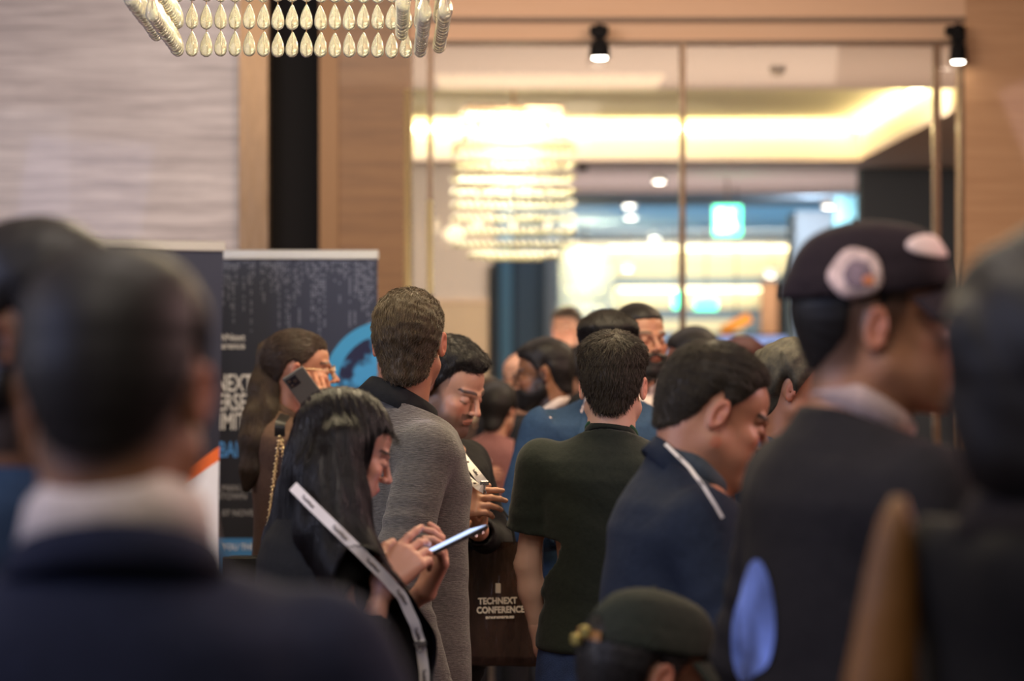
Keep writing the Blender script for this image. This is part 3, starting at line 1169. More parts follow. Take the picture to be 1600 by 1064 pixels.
# the lounge seen through the glass
D0, CZ = DW + .25, 3.28
LC = plain('lounge_ceiling', srgb(210, 190, 176), .9)
LW = plain('lounge_wall', srgb(150, 136, 126), .85)
YELLOW = plain('cove_plaster', srgb(240, 228, 190), .9)
cl = MB()
rx0, rx1, ry0, ry1, rh = -3.6, 3.1, 15.5, 21.6, .36
for a in (((-9, D0, CZ), (9, ry0, CZ + .05)), ((-9, ry0, CZ), (rx0, ry1, CZ + .05)), ((rx1, ry0, CZ), (9, ry1, CZ + .05)), ((-9, ry1, CZ), (9, 26, CZ + .05))):
    cl.box(*a)
struct('ceiling_lounge', cl, LC)
cv = MB()
cv.box((rx0 - .2, ry0 - .2, CZ + rh), (rx1 + .2, ry1 + .2, CZ + rh + .05))
cv.box((rx0 - .2, ry1, CZ + .05), (rx1 + .2, ry1 + .05, CZ + rh))
cv.box((rx1 + .0, ry0, CZ + .05), (rx1 + .05, ry1, CZ + rh))
cv.box((rx0 - .05, ry0, CZ + .05), (rx0, ry1, CZ + rh))
struct('ceiling_cove', cv, YELLOW)
struct('ceiling_cove_raft', MB().box((rx0 + .5, ry0 + .6, CZ + rh - .06), (1.8, ry0 + 2.6, CZ + rh)), plain('cove_raft', srgb(240, 214, 196), .9))
CL = emis('cove_strip', (1.0, .86, .50), 17)

g = thing('cove_light', (0, 0, 0), 'warm strip light running round the raised ceiling cove', 'light')
area('cove_fill', (-.2, ry0 + 1.5, CZ + .06), (-.2, ry0 + 4.6, CZ + rh), 6.2, 150, (1, .92, .76), .15)
MB().box((rx0, ry1 - .06, CZ + rh - .10), (rx1 - .1, ry1 - .02, CZ + rh - .06)).build('strip', CL, g)
MB().box((rx1 - .06, ry0 + .3, CZ + rh - .10), (rx1 - .02, ry1 - .1, CZ + rh - .06)).build('strip', CL, g)
struct('ceiling_blue_bay', MB().box((-9, 26, CZ), (9, 38, CZ + .05)), plain('bay_ceiling', srgb(150, 170, 190), .8))
struct('ceiling_bulkhead', MB().box((-9, 25.9, CZ - .02), (9, 26.02, CZ + .0)), LC)
for i, x in enumerate((.6, 3.6)):
    area('bay_uplight', (x + .6, 31.5, 2.0), (x + .6, 32.5, 4), 3.2, 80, (.30, .70, 1.0), 7)
area('lounge_fill', (0.5, 18.5, 3.2), (.3, 19.5, 0), 3.0, 330, (1, .92, .84), 3.0)
area('lounge_pier_fill', (3.3, 26.7, 3.1), (3.6, 28, 2.2), 0.14, 45, (.9, .94, 1), .14)  # added fill lamp without a fixture, lifts the dark grey pier
area('lounge_fill_near', (1.0, 14.6, 1.4), (1.0, 14.2, 3.3), 4.0, 60, (1, .82, .68), 1.0)
area('lounge_fill_far', (1.5, 24.4, 1.9), (1.5, 24.6, 3.3), 5.0, 60, (.95, .86, .95), 2.0)
struct('wall_lounge_left', MB().box((-9, 22.0, 0), (XW(770, 22), 22.15, CZ)), LW)
struct('baseboard_lounge', MB().box((XW(672, 22), 21.93, 0), (XW(770, 22), 22.0, ZW(473, 22))), plain('beige_dado', srgb(146, 124, 100), .8))
struct('trim_5', MB().box((XW(672, 22), 21.91, ZW(473, 22)), (XW(770, 22), 22.0, ZW(468, 22))), plain('dado_cap', srgb(160, 130, 104), .5))
struct('trim_6', MB().box((XW(764, 22), 21.9, 0), (XW(772, 22), 21.98, ZW(415, 22))), BLACKP)
struct('wall_teal_column', MB().box((XW(772, 30), 30, 0), (XW(872, 30), 30.6, CZ)), plain('slate_blue_column', srgb(86, 108, 124), .6))
struct('trim_7', MB().box((XW(782, 29.9), 29.85, 0), (XW(800, 29.9), 29.99, CZ)), plain('teal_strip', srgb(104, 158, 184), .5))
struct('trim_8', MB().box((XW(801, 29.9), 29.85, 0), (XW(808, 29.9), 29.99, CZ)), plain('dark_teal', srgb(24, 60, 80), .5))
struct('trim_9', MB().box((XW(852, 29.9), 29.85, 0), (XW(872, 29.9), 29.99, CZ)), plain('pale_slate', srgb(150, 156, 160), .6))
struct('wall_grey_pier', MB().box((XW(1243, 28), 28, 0), (XW(1312, 28), 28.8, ZW(330, 28))), plain('grey_blue_pier', srgb(140, 152, 165), .7))
struct('wall_teal_pier', MB().box((XW(1308, 27), 27, 0), (XW(1350, 27), 27.4, ZW(268, 27))), plain('teal_pier', srgb(100, 146, 158), .7))
struct('wall_black_screen', MB().box((XW(1346, 22.5), 22.5, 0), (XW(1502, 22.5), 22.8, ZW(258, 22.5))), plain('charcoal_panel', srgb(34, 34, 40), .7))
struct('wall_lounge_right', MB().box((XW(1500, 22.9), 22.9, 0), (9, 23.1, CZ)), LW)
DF = 38.0
struct('wall_far', MB().box((-9, DF, 0), (9, DF + .2, CZ)), plain('far_wall', srgb(120, 140, 156), .8))
fz = thing('wall_frieze', (0, 0, 0), None, None); fz['kind'] = 'structure'
MB().box((XW(900, DF), DF - .05, ZW(432, DF)), (XW(1240, DF), DF, ZW(384, DF))).build('panel', YELLOW, fz)
MB().box((XW(960, DF), DF - .06, ZW(482, DF)), (XW(1190, DF), DF, ZW(448, DF))).build('panel', YELLOW, fz)
MB().box((XW(960, DF), DF - .06, ZW(520, DF)), (XW(1160, DF), DF, ZW(500, DF))).build('panel', YELLOW, fz)
MB().box((XW(895, DF), DF - .45, ZW(384, DF)), (XW(1243, DF), DF, ZW(378, DF))).build('ledge', WHITE, fz)
for yy, xx in ((386, (905, 1236)), (450, (965, 1186))):
    g = thing('wall_wash_light', (0, 0, 0), 'warm light trough above the %s cream band on the far wall' % ('upper' if yy < 400 else 'lower'), 'light')
    MB().box((XW(xx[0], DF), DF - .16, ZW(yy + 5, DF)), (XW(xx[1], DF), DF - .11, ZW(yy, DF))).build('strip', emis('wash_strip', (1.0, .84, .5), 7), g)
struct('wall_brown_pier', MB().box((XW(1190, 37), 36.9, 0), (XW(1214, 37), 37.2, ZW(440, 37))), plain('brown_pier', srgb(170, 120, 84), .7))
struct('wall_dark_slot', MB().box((XW(1216, 37), 36.9, 0), (XW(1228, 37), 37.2, ZW(440, 37))), BLACKP)
area('far_wash', (2.4, 35.0, 3.1), (2.4, 38, 2.2), 4.0, 200, (1, .9, .75), 1.0)

# lit screen beyond the crowd
g = thing('display_screen', (XW(1190, 36.5), 36.5, 0), 'pale blue glowing display screen far off above the crowd', 'screen')
MB().bevbox((-.68, -.03, ZW(572, 36.5)), (.60, .05, ZW(522, 36.5)), .01).build('bezel', BLACKP, g)
MB().box((-.64, -.04, ZW(568, 36.5)), (.56, -.03, ZW(526, 36.5))).build('panel', emis('screen_blue', (.38, .50, .95), 1.1), g)
MB().box((-.3, .0, 0), (.2, .05, ZW(572, 36.5))).build('stand', BLACKP, g)
g = thing('display_screen', (XW(1035, 36.5), 36.4, 0), 'pale blue glowing strip screen behind the bearded man in the dark suit', 'screen')
MB().bevbox((-.30, -.03, ZW(600, 36.5)), (.30, .05, ZW(518, 36.5)), .01).build('bezel', BLACKP, g)
MB().box((-.28, -.04, ZW(598, 36.5)), (.28, -.03, ZW(520, 36.5))).build('panel', emis('screen_pale', (.45, .62, .85), .75), g)
MB().box((-.15, .0, 0), (.15, .05, ZW(600, 36.5))).build('stand', BLACKP, g)
g = thing('hanging_sign', (XW(1150, 25), 25, ZW(507, 25)), 'small tilted orange sign glimpsed below the exit sign', 'sign')
M = Matrix.Rotation(math.radians(-28), 4, 'Y')
MB().bevbox((-.17, -.01, -.055), (.17, .01, .055), .005, M).build('panel', plain('orange_sign', srgb(240, 150, 20), .5), g)
MB().tube([(0, 0, .05), (0, 0, CZ - ZW(507, 25))], .006).build('cord', BLACKP, g)

# exit sign and green reflections
EXG = emis('exit_green', (.10, 1.0, .55), 5.5)
EXW = emis('exit_white', (.65, 1.0, .85), 7)
def exit_sign_or_reflection(px, py, d, w, h, lab, wh=True):
    g = thing('exit_sign_or_reflection', (XW(px, d), d, ZW(py, d)), lab, 'sign')
    MB().bevbox((-w / 2, -.03, -h / 2), (w / 2, .03, h / 2), .008).build('housing', WHITE, g)
    MB().box((-w / 2 + .01, -.036, -h / 2 + .01), (w / 2 - .01, -.03, h / 2 - .01)).build('green_panel', EXG, g)
    # white running figure and door
    if wh:
        m = MB().box((-w * .36, -.040, -h * .36), (-w * .05, -.036, h * .36)).tube([(w * .1, -.040, h * .05), (w * .26, -.040, -h * .25)], .02 * w / .3).tube([(w * .1, -.04, h * .18), (w * .10, -.04, -h * .02), (w * .02, -.04, -h * .34)], .03 * w / .3).lathe([(.02, 0), (.028, .02), (.02, .04)], (w * .14, -.04, h * .22))
        m.build('pictogram', EXW, g)
    MB().tube([(0, 0, h / 2), (0, 0, CZ - ZW(py, d))], .01).build('rod', STEEL, g)
exit_sign_or_reflection(1136, 345, 24, .30, .32, 'bright green and white exit sign hanging in the lounge')
exit_sign_or_reflection(1103, 475, 34, .33, .17, 'smaller green reflection built as a glowing panel, below the bright exit sign', False)  # a green reflection modelled as an emissive panel
exit_sign_or_reflection(1057, 468, 34, .13, .26, 'narrow green reflection built as a glowing panel, left of the smaller one', False)  # another green reflection, also modelled as an emissive panel

# downlights
DL = emis('lamp_disc', (1.0, .93, .80), 26)
def downlight(px, py, d, r, lab, stem=False, grp=None):
    z = ZW(py, d)
    g = thing('downlight', (XW(px, d), d, z), lab, 'light', grp)
    M = Matrix.Rotation(math.radians(25), 4, 'X')
    MB().lathe([(r * 1.0, 0), (r * 1.35, -.004), (r * 1.4, .015), (r * 1.25, .07), (r * .7, .09)], seg=20).build('housing', BLACKP if stem else WHITE, g, True)
    MB().lathe([(.0, -.008), (r * .7, -.007), (r, -.002)], seg=20).build('lamp', DL, g)
    zt = (CZ if d > DW else ZW(42)) - z
    if zt > .05:
        m = MB().tube([(0, 0, .08), (0, 0, zt)], .02 if stem else .006)
        if stem:
            for k in range(2): m.bevbox((-.036, -.036, .055 + .05 * k), (.036, .036, .095 + .05 * k), .005)
            m.bevbox((-.05, .05, zt - .05), (.05, .12, zt + .0), .005); m.box((-.015, 0, zt - .035), (.015, .06, zt - .012))
        m.build('stem', BLACKP if stem else STEEL, g)
    g.children
downlight(937, 90, 12.88, .040, 'downlight on a dark track head at the top of the glass wall', True)
downlight(1497, 96, 12.88, .034, 'small downlight at the top right corner of the glass wall', True)
for px, py, d, nm in ((1030, 284, 23.5, 'round downlight below the cove, left of the exit sign'), (983, 322, 28, 'upper of two close downlights beside the big lounge chandelier'),
                      (986, 340, 30, 'lower of two close downlights beside the big lounge chandelier'), (1023, 373, 34, 'downlight just above the cream band, left of the exit sign'),
                      (1294, 323, 26, 'downlight right of the exit sign near the teal pier'), (1204, 431, 36.5, 'downlight on the far brown pier'),
                      (980, 421, 36.5, 'downlight beside the small far chandelier')):
    downlight(px, py, d, .055 if d < 27 else .07, nm)
g = thing('smoke_detector', (XW(1215, 14.2), 14.2, CZ), 'small brass ceiling sensor high behind the glass, between the two corner downlights', 'sensor')
MB().lathe([(.05, 0), (.05, -.02), (.035, -.05), (.01, -.06)]).build('body', BRASS, g, True)
g = thing('ceiling_disc', (XW(912, 21.9), 22.3, CZ), 'dark round ceiling sensor right of the big lounge chandelier', 'sensor')
MB().lathe([(.05, 0), (.05, -.03), (.03, -.05)]).build('body', BLACKP, g, True)

# ------------------------------------------------------------------ chandeliers
BEAD = bpy.data.materials.new('lit_crystal'); BEAD.use_nodes = True
nt = BEAD.node_tree; b = nt.nodes['Principled BSDF']
b.inputs['Base Color'].default_value = (1, .97, .72, 1); b.inputs['Roughness'].default_value = .12
b.inputs['Transmission Weight'].default_value = .35; b.inputs['IOR'].default_value = 1.5
b.inputs['Emission Color'].default_value = (1, .92, .50, 1); b.inputs['Emission Strength'].default_value = .0
BULB = emis('bulb', (1, .90, .62), 1.6)


def far_chandelier(px0, px1, pt, pm, pb, d, lab, rows, bulbE):
    x0, x1 = XW(px0, d), XW(px1, d)
    w = x1 - x0; cx = (x0 + x1) / 2
    zt, zm, zb = ZW(pt, d), ZW(pm, d), ZW(pb, d)
    g = thing('chandelier', (cx, d, zb), lab, 'chandelier')
    rot = Matrix.Rotation(math.radians(7), 4, 'Z')
    r = .021
    def row(hw, hd, z, name='bead_row'):
        m = MB()
        n = max(4, int(2 * hw / (2 * r + .004)))
        k = max(3, int(2 * hd / (2 * r + .004)))
        pts = [(-hw + 2 * hw * i / n, -hd) for i in range(n)] + [(hw, -hd + 2 * hd * i / k) for i in range(k)] + [(hw - 2 * hw * i / n, hd) for i in range(n)] + [(-hw, hd - 2 * hd * i / k) for i in range(k)]
        for x, y in pts:
            q = rot @ Vector((x, y, 0))
            m.lathe([(.004, r * 1.05), (r * .6, r * .7), (r, -.1 * r), (r * .75, -r * .75), (.005, -r * 1.0)], (q.x, q.y, z), 6)
        o = m.build(name, BEAD, g, True); o['kind'] = 'stuff'
    hw = w / 2
    zz = [zm - zb - (zm - zb) * (i + .5) / rows for i in range(rows)]
    for i, z in enumerate(zz): row(hw, hw * .42, z)
    nt_ = max(2, int((zt - zm) / .075))
    for i in range(nt_): row(hw * .84, hw * .36, (zm - zb) + (zt - zm) * (i + .5) / nt_)
    row(hw * .72, hw * .3, -.03); row(hw * .45, hw * .2, -.05)
    f = MB()
    for hh, k in ((zt - zb, .84), (zm - zb, 1.0)):
        for a, b2, c, e in ((-1, -1, 1, -1), (1, -1, 1, 1), (1, 1, -1, 1), (-1, 1, -1, -1)):
            p = rot @ Vector((a * hw * k, b2 * hw * .42 * k, hh)); q = rot @ Vector((c * hw * k, e * hw * .42 * k, hh))
            f.tube([p, q], .010, 6)
    f.tube([rot @ Vector((-hw * .84, 0, zt - zb)), rot @ Vector((hw * .84, 0, zt - zb))], .010, 6)
    ctop = (CZ + (rh if (ry0 < d < ry1) else 0)) - zb
    f.tube([(0, 0, zt - zb), (0, 0, ctop)], .012, 6)
    f.build('frame', BRASS, g)
    for i in range(3):
        for j in range(3):
            x = (-.6 + .6 * i) * hw; z = (zm - zb) * (.25 + .3 * j) if j < 2 else (zt - zb) * .85
            MB().lathe([(.006, .05), (.02, .03), (.026, 0), (.018, -.025), (.004, -.035)], (x, 0, z), 8).build('bulb', BULB, g, True)
    for zf, e in (((zm - zb) * .30, .20), ((zm - zb) * .62, .34), ((zm - zb) * .9, .42), ((zt - zb) * .86, .5)):
        l = bpy.data.lights.new('chandelier_lamp', 'POINT'); l.energy = bulbE * e * 2.4; l.color = (1, .93, .60); l.shadow_soft_size = .06
        lo = bpy.data.objects.new('lamp', l); C.objects.link(lo); lo.parent = g; lo.location = (0, 0, zf)
    return g


far_chandelier(712, 892, 168, 226, 392, 17.0, 'large two-tier crystal chandelier glowing in the lounge behind the glass', 8, 11)
far_chandelier(873, 955, 386, 404, 512, 33.0, 'smaller second crystal chandelier further back in the lounge', 7, 50)

# near chandelier: pear-shaped glass drops
GLASS = bpy.data.materials.new('drop_glass'); GLASS.use_nodes = True
b = GLASS.node_tree.nodes['Principled BSDF']
b.inputs['Base Color'].default_value = (.99, .98, .84, 1); b.inputs['Roughness'].default_value = .10
b.inputs['Transmission Weight'].default_value = .80; b.inputs['IOR'].default_value = 1.18
DROP = MB().lathe([(.0015, .032), (.0045, .027), (.009, .018), (.0135, .006), (.0158, -.006), (.0155, -.015), (.0120, -.0235), (.0045, -.0285)], seg=12).mesh('crystal_drop')
DROP.polygons.foreach_set('use_smooth', [True] * len(DROP.polygons))
DROP.materials.append(GLASS)
zc = ZW(86, 5.75) + .026
nch = thing('chandelier', (XW(470, 5.75), 5.35, zc), 'large rectangular brass chandelier hung with rows of pear-shaped glass drops, in sharp focus', 'chandelier')
rotn = Matrix.Rotation(math.radians(3.0), 4, 'Z')
cnt = 0
X0, X1, Y1, Y0 = -.272, .305, .42, -.55
def hang(x, y, z):
    global cnt
    p = rotn @ Vector((x, y, 0))
    wy = 5.35 + p.y
    if CAMZ + 545 * wy / FPX < zc + z - .03: return False
    o = link('crystal_drop', DROP, None, nch)
    o.location = (p.x, p.y, z + random.uniform(-.0015, .0015)); o.rotation_euler = (random.uniform(-.05, .05), random.uniform(-.05, .05), random.random() * 6)
    cnt += 1
    return True
pitch, rowh = .0345, .0655
strings = MB()
def curtain(p0, p1, z0=0, rows=3):
    d = Vector(p1) - Vector(p0); n = max(1, round(d.length / pitch))
    for i in range(n + 1):
        q = Vector(p0) + d * i / n
        ok = False
        for r_ in range(rows): ok = hang(q.x, q.y, z0 + r_ * rowh) or ok
        if ok:
            p = rotn @ Vector((q.x, q.y, 0))
            strings.tube([(p.x, p.y, z0), (p.x, p.y, .33)], .0012, 4)
curtain((X0, Y1), (X1, Y1))
curtain((X0, Y1 - pitch), (X0, Y0 + .35))
curtain((X1, Y1 - pitch), (X1, Y0 + .35))
curtain((X0 - .045, Y1 - .06), (X0 - .045, Y0 + .35), .03)
curtain((X1 + .045, Y1 - .02), (X1 + .045, Y0 + .35), .01)
curtain((X1 - .045, Y1 - .10), (X1 - .045, Y0 + .40), .03)
print('drops', cnt)
so = strings.build('strings', BRASS, nch); so['kind'] = 'stuff'
fr = MB()
for k, z in ((1.0, .33), (.8, .45)):
    c4 = [rotn @ Vector((x * k, y * k, z)) for x, y in ((X0 - .05, Y0), (X1 + .05, Y0), (X1 + .05, Y1), (X0 - .05, Y1))]
    for i in range(4): fr.tube([c4[i], c4[(i + 1) % 4]], .014, 8)
    fr.tube([(c4[0] + c4[1]) / 2, (c4[2] + c4[3]) / 2], .01); fr.tube([(c4[1] + c4[2]) / 2, (c4[3] + c4[0]) / 2], .01)
fr.tube([(0, 0, .33), (0, 0, 3.9 - zc)], .016)
fr.build('frame', BRASS, nch)
BULB2 = emis('warm_bulb', (1, .86, .55), 25)
for i in range(3):
    for j in range(3):
        MB().lathe([(.004, .05), (.018, .035), (.028, 0), (.02, -.025), (.004, -.035)], (-.15 + .16 * i, -.2 + .25 * j, .27), 10).build('bulb', BULB2, nch, True)
l = bpy.data.lights.new('chandelier_lamp', 'POINT'); l.energy = 14; l.color = (1, .86, .55); l.shadow_soft_size = .08
lo = bpy.data.objects.new('lamp', l); C.objects.link(lo); lo.parent = nch; lo.location = (0, 0, .2)

# ------------------------------------------------------------------ roll-up banners
def banner_mat(name, kind):
    m, nt, b = newmat(name)
    N = nt.nodes.new; Lk = nt.links.new
    tc = N('ShaderNodeTexCoord')
    sx = N('ShaderNodeSeparateXYZ'); Lk(tc.outputs['Object'], sx.inputs[0])
    def math_(op, a, b2=None, v=None):
        n = N('ShaderNodeMath'); n.operation = op
        for i, q in enumerate((a, b2)):
            if q is None: continue
            if isinstance(q, (int, float)): n.inputs[i].default_value = q
            else: Lk(q, n.inputs[i])
        return n.outputs[0]
    def mix(f, a, c):
        n = N('ShaderNodeMix'); n.data_type = 'RGBA'
        Lk(f, n.inputs[0])
        for i, q in ((6, a), (7, c)):
            if isinstance(q, tuple): n.inputs[i].default_value = q + (1,)
            else: Lk(q, n.inputs[i])
        return n.outputs[2]
    X, Z = sx.outputs[0], sx.outputs[2]
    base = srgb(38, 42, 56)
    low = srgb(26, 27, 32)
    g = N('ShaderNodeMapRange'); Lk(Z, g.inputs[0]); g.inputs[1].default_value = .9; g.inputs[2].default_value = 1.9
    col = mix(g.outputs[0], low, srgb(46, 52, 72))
    if kind == 'right':
        # falling columns of small characters
        cell = .0092
        xi = math_('FLOOR', math_('DIVIDE', X, cell)); zi = math_('FLOOR', math_('DIVIDE', Z, cell * 1.05))
        fx = math_('FRACT', math_('DIVIDE', X, cell)); fz_ = math_('FRACT', math_('DIVIDE', Z, cell * 1.05))
        cx_ = N('ShaderNodeCombineXYZ'); Lk(xi, cx_.inputs[0]); Lk(zi, cx_.inputs[1])
        w1 = N('ShaderNodeTexWhiteNoise'); w1.noise_dimensions = '2D'; Lk(cx_.outputs[0], w1.inputs[0])
        cy_ = N('ShaderNodeCombineXYZ'); Lk(xi, cy_.inputs[0])
        w2 = N('ShaderNodeTexWhiteNoise'); w2.noise_dimensions = '2D'; Lk(cy_.outputs[0], w2.inputs[0])
        length = math_('MULTIPLY', math_('POWER', w2.outputs[0], 1.3), .30)
        bot = math_('SUBTRACT', ZW(402, DB), length)
        on = math_('GREATER_THAN', Z, bot)
        dots = math_('MULTIPLY', math_('LESS_THAN', math_('ABSOLUTE', math_('SUBTRACT', fx, .5)), .28), math_('LESS_THAN', math_('ABSOLUTE', math_('SUBTRACT', fz_, .5)), .33))
        q = math_('MULTIPLY', math_('MULTIPLY', on, dots), math_('MULTIPLY', math_('GREATER_THAN', w1.outputs[0], .45), .34))
        col = mix(q, col, srgb(190, 200, 225))
        # globe
        gx, gz, gr = XB(606), ZW(601, DB), 100 * DB / FPX
        dx = math_('SUBTRACT', X, gx); dz = math_('SUBTRACT', Z, gz)
        rr = math_('SQRT', math_('ADD', math_('MULTIPLY', dx, dx), math_('MULTIPLY', dz, dz)))
        ins = math_('LESS_THAN', rr, gr)
        n1 = N('ShaderNodeTexNoise'); n1.inputs['Scale'].default_value = 10; n1.inputs['Detail'].default_value = 6
        Lk(tc.outputs['Object'], n1.inputs['Vector'])
        rmp = N('ShaderNodeValToRGB'); Lk(n1.outputs['Fac'], rmp.inputs[0])
        e = rmp.color_ramp.elements
        e[0].position = .45; e[0].color = srgb(18, 22, 60) + (1,); e[1].position = .54; e[1].color = srgb(62, 150, 205) + (1,)
        rim = math_('GREATER_THAN', rr, gr - .05)
        gc = mix(rim, rmp.outputs[0], srgb(58, 150, 200))
        col = mix(ins, col, gc)
        band = math_('LESS_THAN', Z, ZW(841, DB))
        col = mix(band, col, srgb(62, 125, 185))
    else:
        # orange rule above a white wedge in the lower right
        z0 = ZW(727, DA)
        ln = math_('ADD', math_('MULTIPLY', math_('SUBTRACT', X, XA(336)), .62), z0)
        w_ = math_('LESS_THAN', Z, math_('ADD', ln, .0))
        o_ = math_('LESS_THAN', Z, math_('ADD', ln, .048))
        steep = math_('GREATER_THAN', math_('ADD', Z, math_('MULTIPLY', math_('SUBTRACT', X, XA(336)), 2.9)), ZW(846, DA))
        o_ = math_('MULTIPLY', o_, 1.0)
        col = mix(o_, col, srgb(228, 110, 52))
        inner = math_('LESS_THAN', Z, ln)
        col = mix(inner, col, srgb(228, 232, 240))
    Lk(col, b.inputs['Base Color'])
    b.inputs['Roughness'].default_value = .45
    return m


DA, DB = 8.35, 8.8
bxb = XW(446, DB); bxa = XW(210, DA)
def XB(px): return XW(px, DB) - bxb
def XA(px): return XW(px, DA) - bxa
ALU = plain('brushed_aluminium', srgb(225, 225, 220), .35, .6)


def banner(lab, x, d, x0, x1, top, mat, shear=0.0, rz=0):
    g = thing('rollup_banner', (x, d, 0), lab, 'banner', rz=rz)
    m = MB()
    S = Matrix.Identity(4); S[0][2] = shear
    m.box((x0, -.0015, .09), (x1, .0015, top - .02), S)
    m.build('printed_sheet', mat, g)
    MB().bevbox((x0 - .004, -.013, top - .03), (x1 + .004, .013, top + .006), .004, S).build('top_rail', ALU, g)
    MB().bevbox((x0 - .02, -.07, .0), (x1 + .02, .07, .09), .012).build('base_cassette', ALU, g)
    cxm = (x0 + x1) / 2
    MB().tube([(cxm, .03, .08), (cxm + shear * top, .02, top - .02)], .009).build('pole', ALU, g)
    for sx_ in (x0 + .1, x1 - .1): MB().bevbox((sx_ - .02, -.16, .0), (sx_ + .02, .16, .012), .004).build('foot', ALU, g)
    return g


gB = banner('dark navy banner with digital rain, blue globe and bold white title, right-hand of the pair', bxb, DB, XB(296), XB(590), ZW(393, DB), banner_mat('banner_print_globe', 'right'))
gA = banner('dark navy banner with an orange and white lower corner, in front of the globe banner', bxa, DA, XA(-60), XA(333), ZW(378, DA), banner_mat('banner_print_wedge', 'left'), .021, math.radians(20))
TW = plain('print_white', srgb(225, 228, 235), .6)
TB = plain('print_blue', srgb(80, 150, 230), .6)
TG = plain('print_grey', srgb(150, 152, 160), .6)
def btext(body, px, py, hpx, mat, xs=.72, bold=.012, al='LEFT', name='lettering'):
    """cap height hpx pixels, baseline at py"""
    size = hpx * DB / FPX / .72
    M = Matrix.Translation((XB(px), -.0035, ZW(py, DB))) @ Matrix.Rotation(math.radians(90), 4, 'X')
    return text(name, body, mat, gB, M, size, xs, bold * size * .5, al)
btext('TechNext', 383, 532, 11, TW, .95, .02, 'RIGHT')
btext('Conference', 383, 545, 11, TW, .90, .02, 'RIGHT')
btext('TECHNEXT', 395, 611, 27, TW, .60, .03, 'RIGHT')
btext('VERSE &', 406, 641, 27, TW, .60, .03, 'RIGHT')
btext('SUMMIT', 384, 671, 27, TW, .60, .03, 'RIGHT')
btext('DUBAI 2025', 420, 714, 25, TB, .60, .03, 'RIGHT')
btext('SULMAN DUBAI', 414, 767, 10, TG, .9, .01, 'RIGHT')
btext('DOWNTOWN', 386, 780, 10, TG, .9, .01, 'RIGHT')
btext('07 NOVEMBER', 347, 806, 10, TG, .9, .01)
btext('YOU THERE', 346, 859, 10, TW, .9, .01)


# ------------------------------------------------------------------ the people
NAVY = cloth('navy_wool', (.011, .014, .033))
NAVY2 = cloth('navy_jacket', (.013, .019, .034), bump=.3)
BLUE = cloth('blue_suit', (.022, .050, .105))
BLACKC = cloth('black_cloth', (.013, .013, .0135))
CHAR = cloth('charcoal_cloth', (.02, .02, .022))
GREY = plain('grey_heather_wool', srgb(84, 80, 76), .92, noise=.38, nscale=260, bump=.5, bscale=300, sheen=.3, stretch=(.25, .25, 1.6), spec=.15)
BROWNC = cloth('brown_coat', srgb(98, 76, 62))
OLIVE = cloth('dark_green_jersey', (.016, .021, .016), sheen=.12)
GREENTRIM = plain('green_trim', srgb(38, 82, 58), .8)
SHIRTW = cloth('white_shirt', srgb(214, 200, 192), sheen=0)
SHIRTG = cloth('grey_shirt', srgb(72, 80, 88), sheen=0)
PINKC = cloth('dusty_pink', srgb(150, 104, 100))
JEANS = plain('blue_jeans', srgb(52, 72, 118), .85, noise=.3, nscale=14, bump=.3, bscale=300)
JEANSD = plain('dark_trousers', (.012, .013, .018), .85, noise=.2, nscale=20)
LILAC = cloth('lilac_shirt', srgb(168, 190, 225), sheen=0)
MAROON = plain('maroon_striped', srgb(120, 40, 36), .85, noise=.3, nscale=40, stretch=(1, 1, 8))
TAN = plain('tan_brown_leather', srgb(118, 78, 34), .55, noise=.25, nscale=5, bump=.3, bscale=30)
LANY = plain('lanyard_white', srgb(232, 222, 214), .55)
LANYP = plain('lanyard_print', srgb(70, 60, 60), .6)
METAL = plain('clip_metal', (.6, .58, .55), .25, 1.0)
GOLD = plain('gold_chain', (.8, .6, .35), .3, 1.0, .4, 200)
PHONE = plain('phone_body', (.015, .015, .02), .25, coat=.6)
SCREEN = emis('phone_screen', (.55, .68, 1.0), 1.6)
GLASSF = plain('glasses_frame', (.02, .018, .016), .3)

SK_A = (.24, .105, .05); SK_B = (.27, .13, .075); SK_L = (.54, .29, .19); SK_M = (.42, .195, .115); SK_E = (.50, .265, .19)


def short(top=.02, side=.009, back=.013, mat=None, n=2500, ln=.022, **k):
    return dict(top=top, side=side, back=back, mat=mat or HAIR, n=n, len=ln, **k)


# A: near man seen from behind on the left, navy suit
A = Person('blurred near man in navy suit with white collar, seen from behind', 2.2, 186, 388, rz=8, head=(-14, 4, 0), lean=.03, skin=(.30, .13, .06),
           hair=short(.022, .010, .012, dz=.026, n=0), hh=.005, fade=.8, neckf=4, neckl=.160, fat=.003, arms={'R': ((.30, -.02, 1.13), (.30, .03, .89)), 'L': ((-.30, -.02, 1.13), (-.30, .03, .89))})
A.cloth_top('jacket', NAVY, h=.012, infl=.020, hem=.78, amp=.004, arm=(.068, .060, .05), neckup=-.002)
A.collar('shirt_collar', SHIRTW, .079, .083, .0, .066, flare=.012, fold=.050, gap=16, drop=.02)
A.collar('jacket_collar', NAVY, .092, .096, -.018, .034, flare=.016, gap=50, fold=.036, drop=.01)
A.legs(JEANSD, SHOE)

# B: bearded man at the left edge, facing left
B = Person('bearded man in profile cut off by the left edge, behind the navy suit man', 2.9, 38, 348, rz=72, head=(0, 2, 0), neckf=-22, lean=-.12, skin=SK_B,
           hair=short(.026, .012, .016, n=0, curly=.004, cf=90), hh=.006, stubble=.9)
B.cloth_top('jacket', cloth('deep_blue', (.02, .05, .12)), h=.014, infl=.02, hem=.78)
B.beard(.009)
B.legs(JEANSD, SHOE)

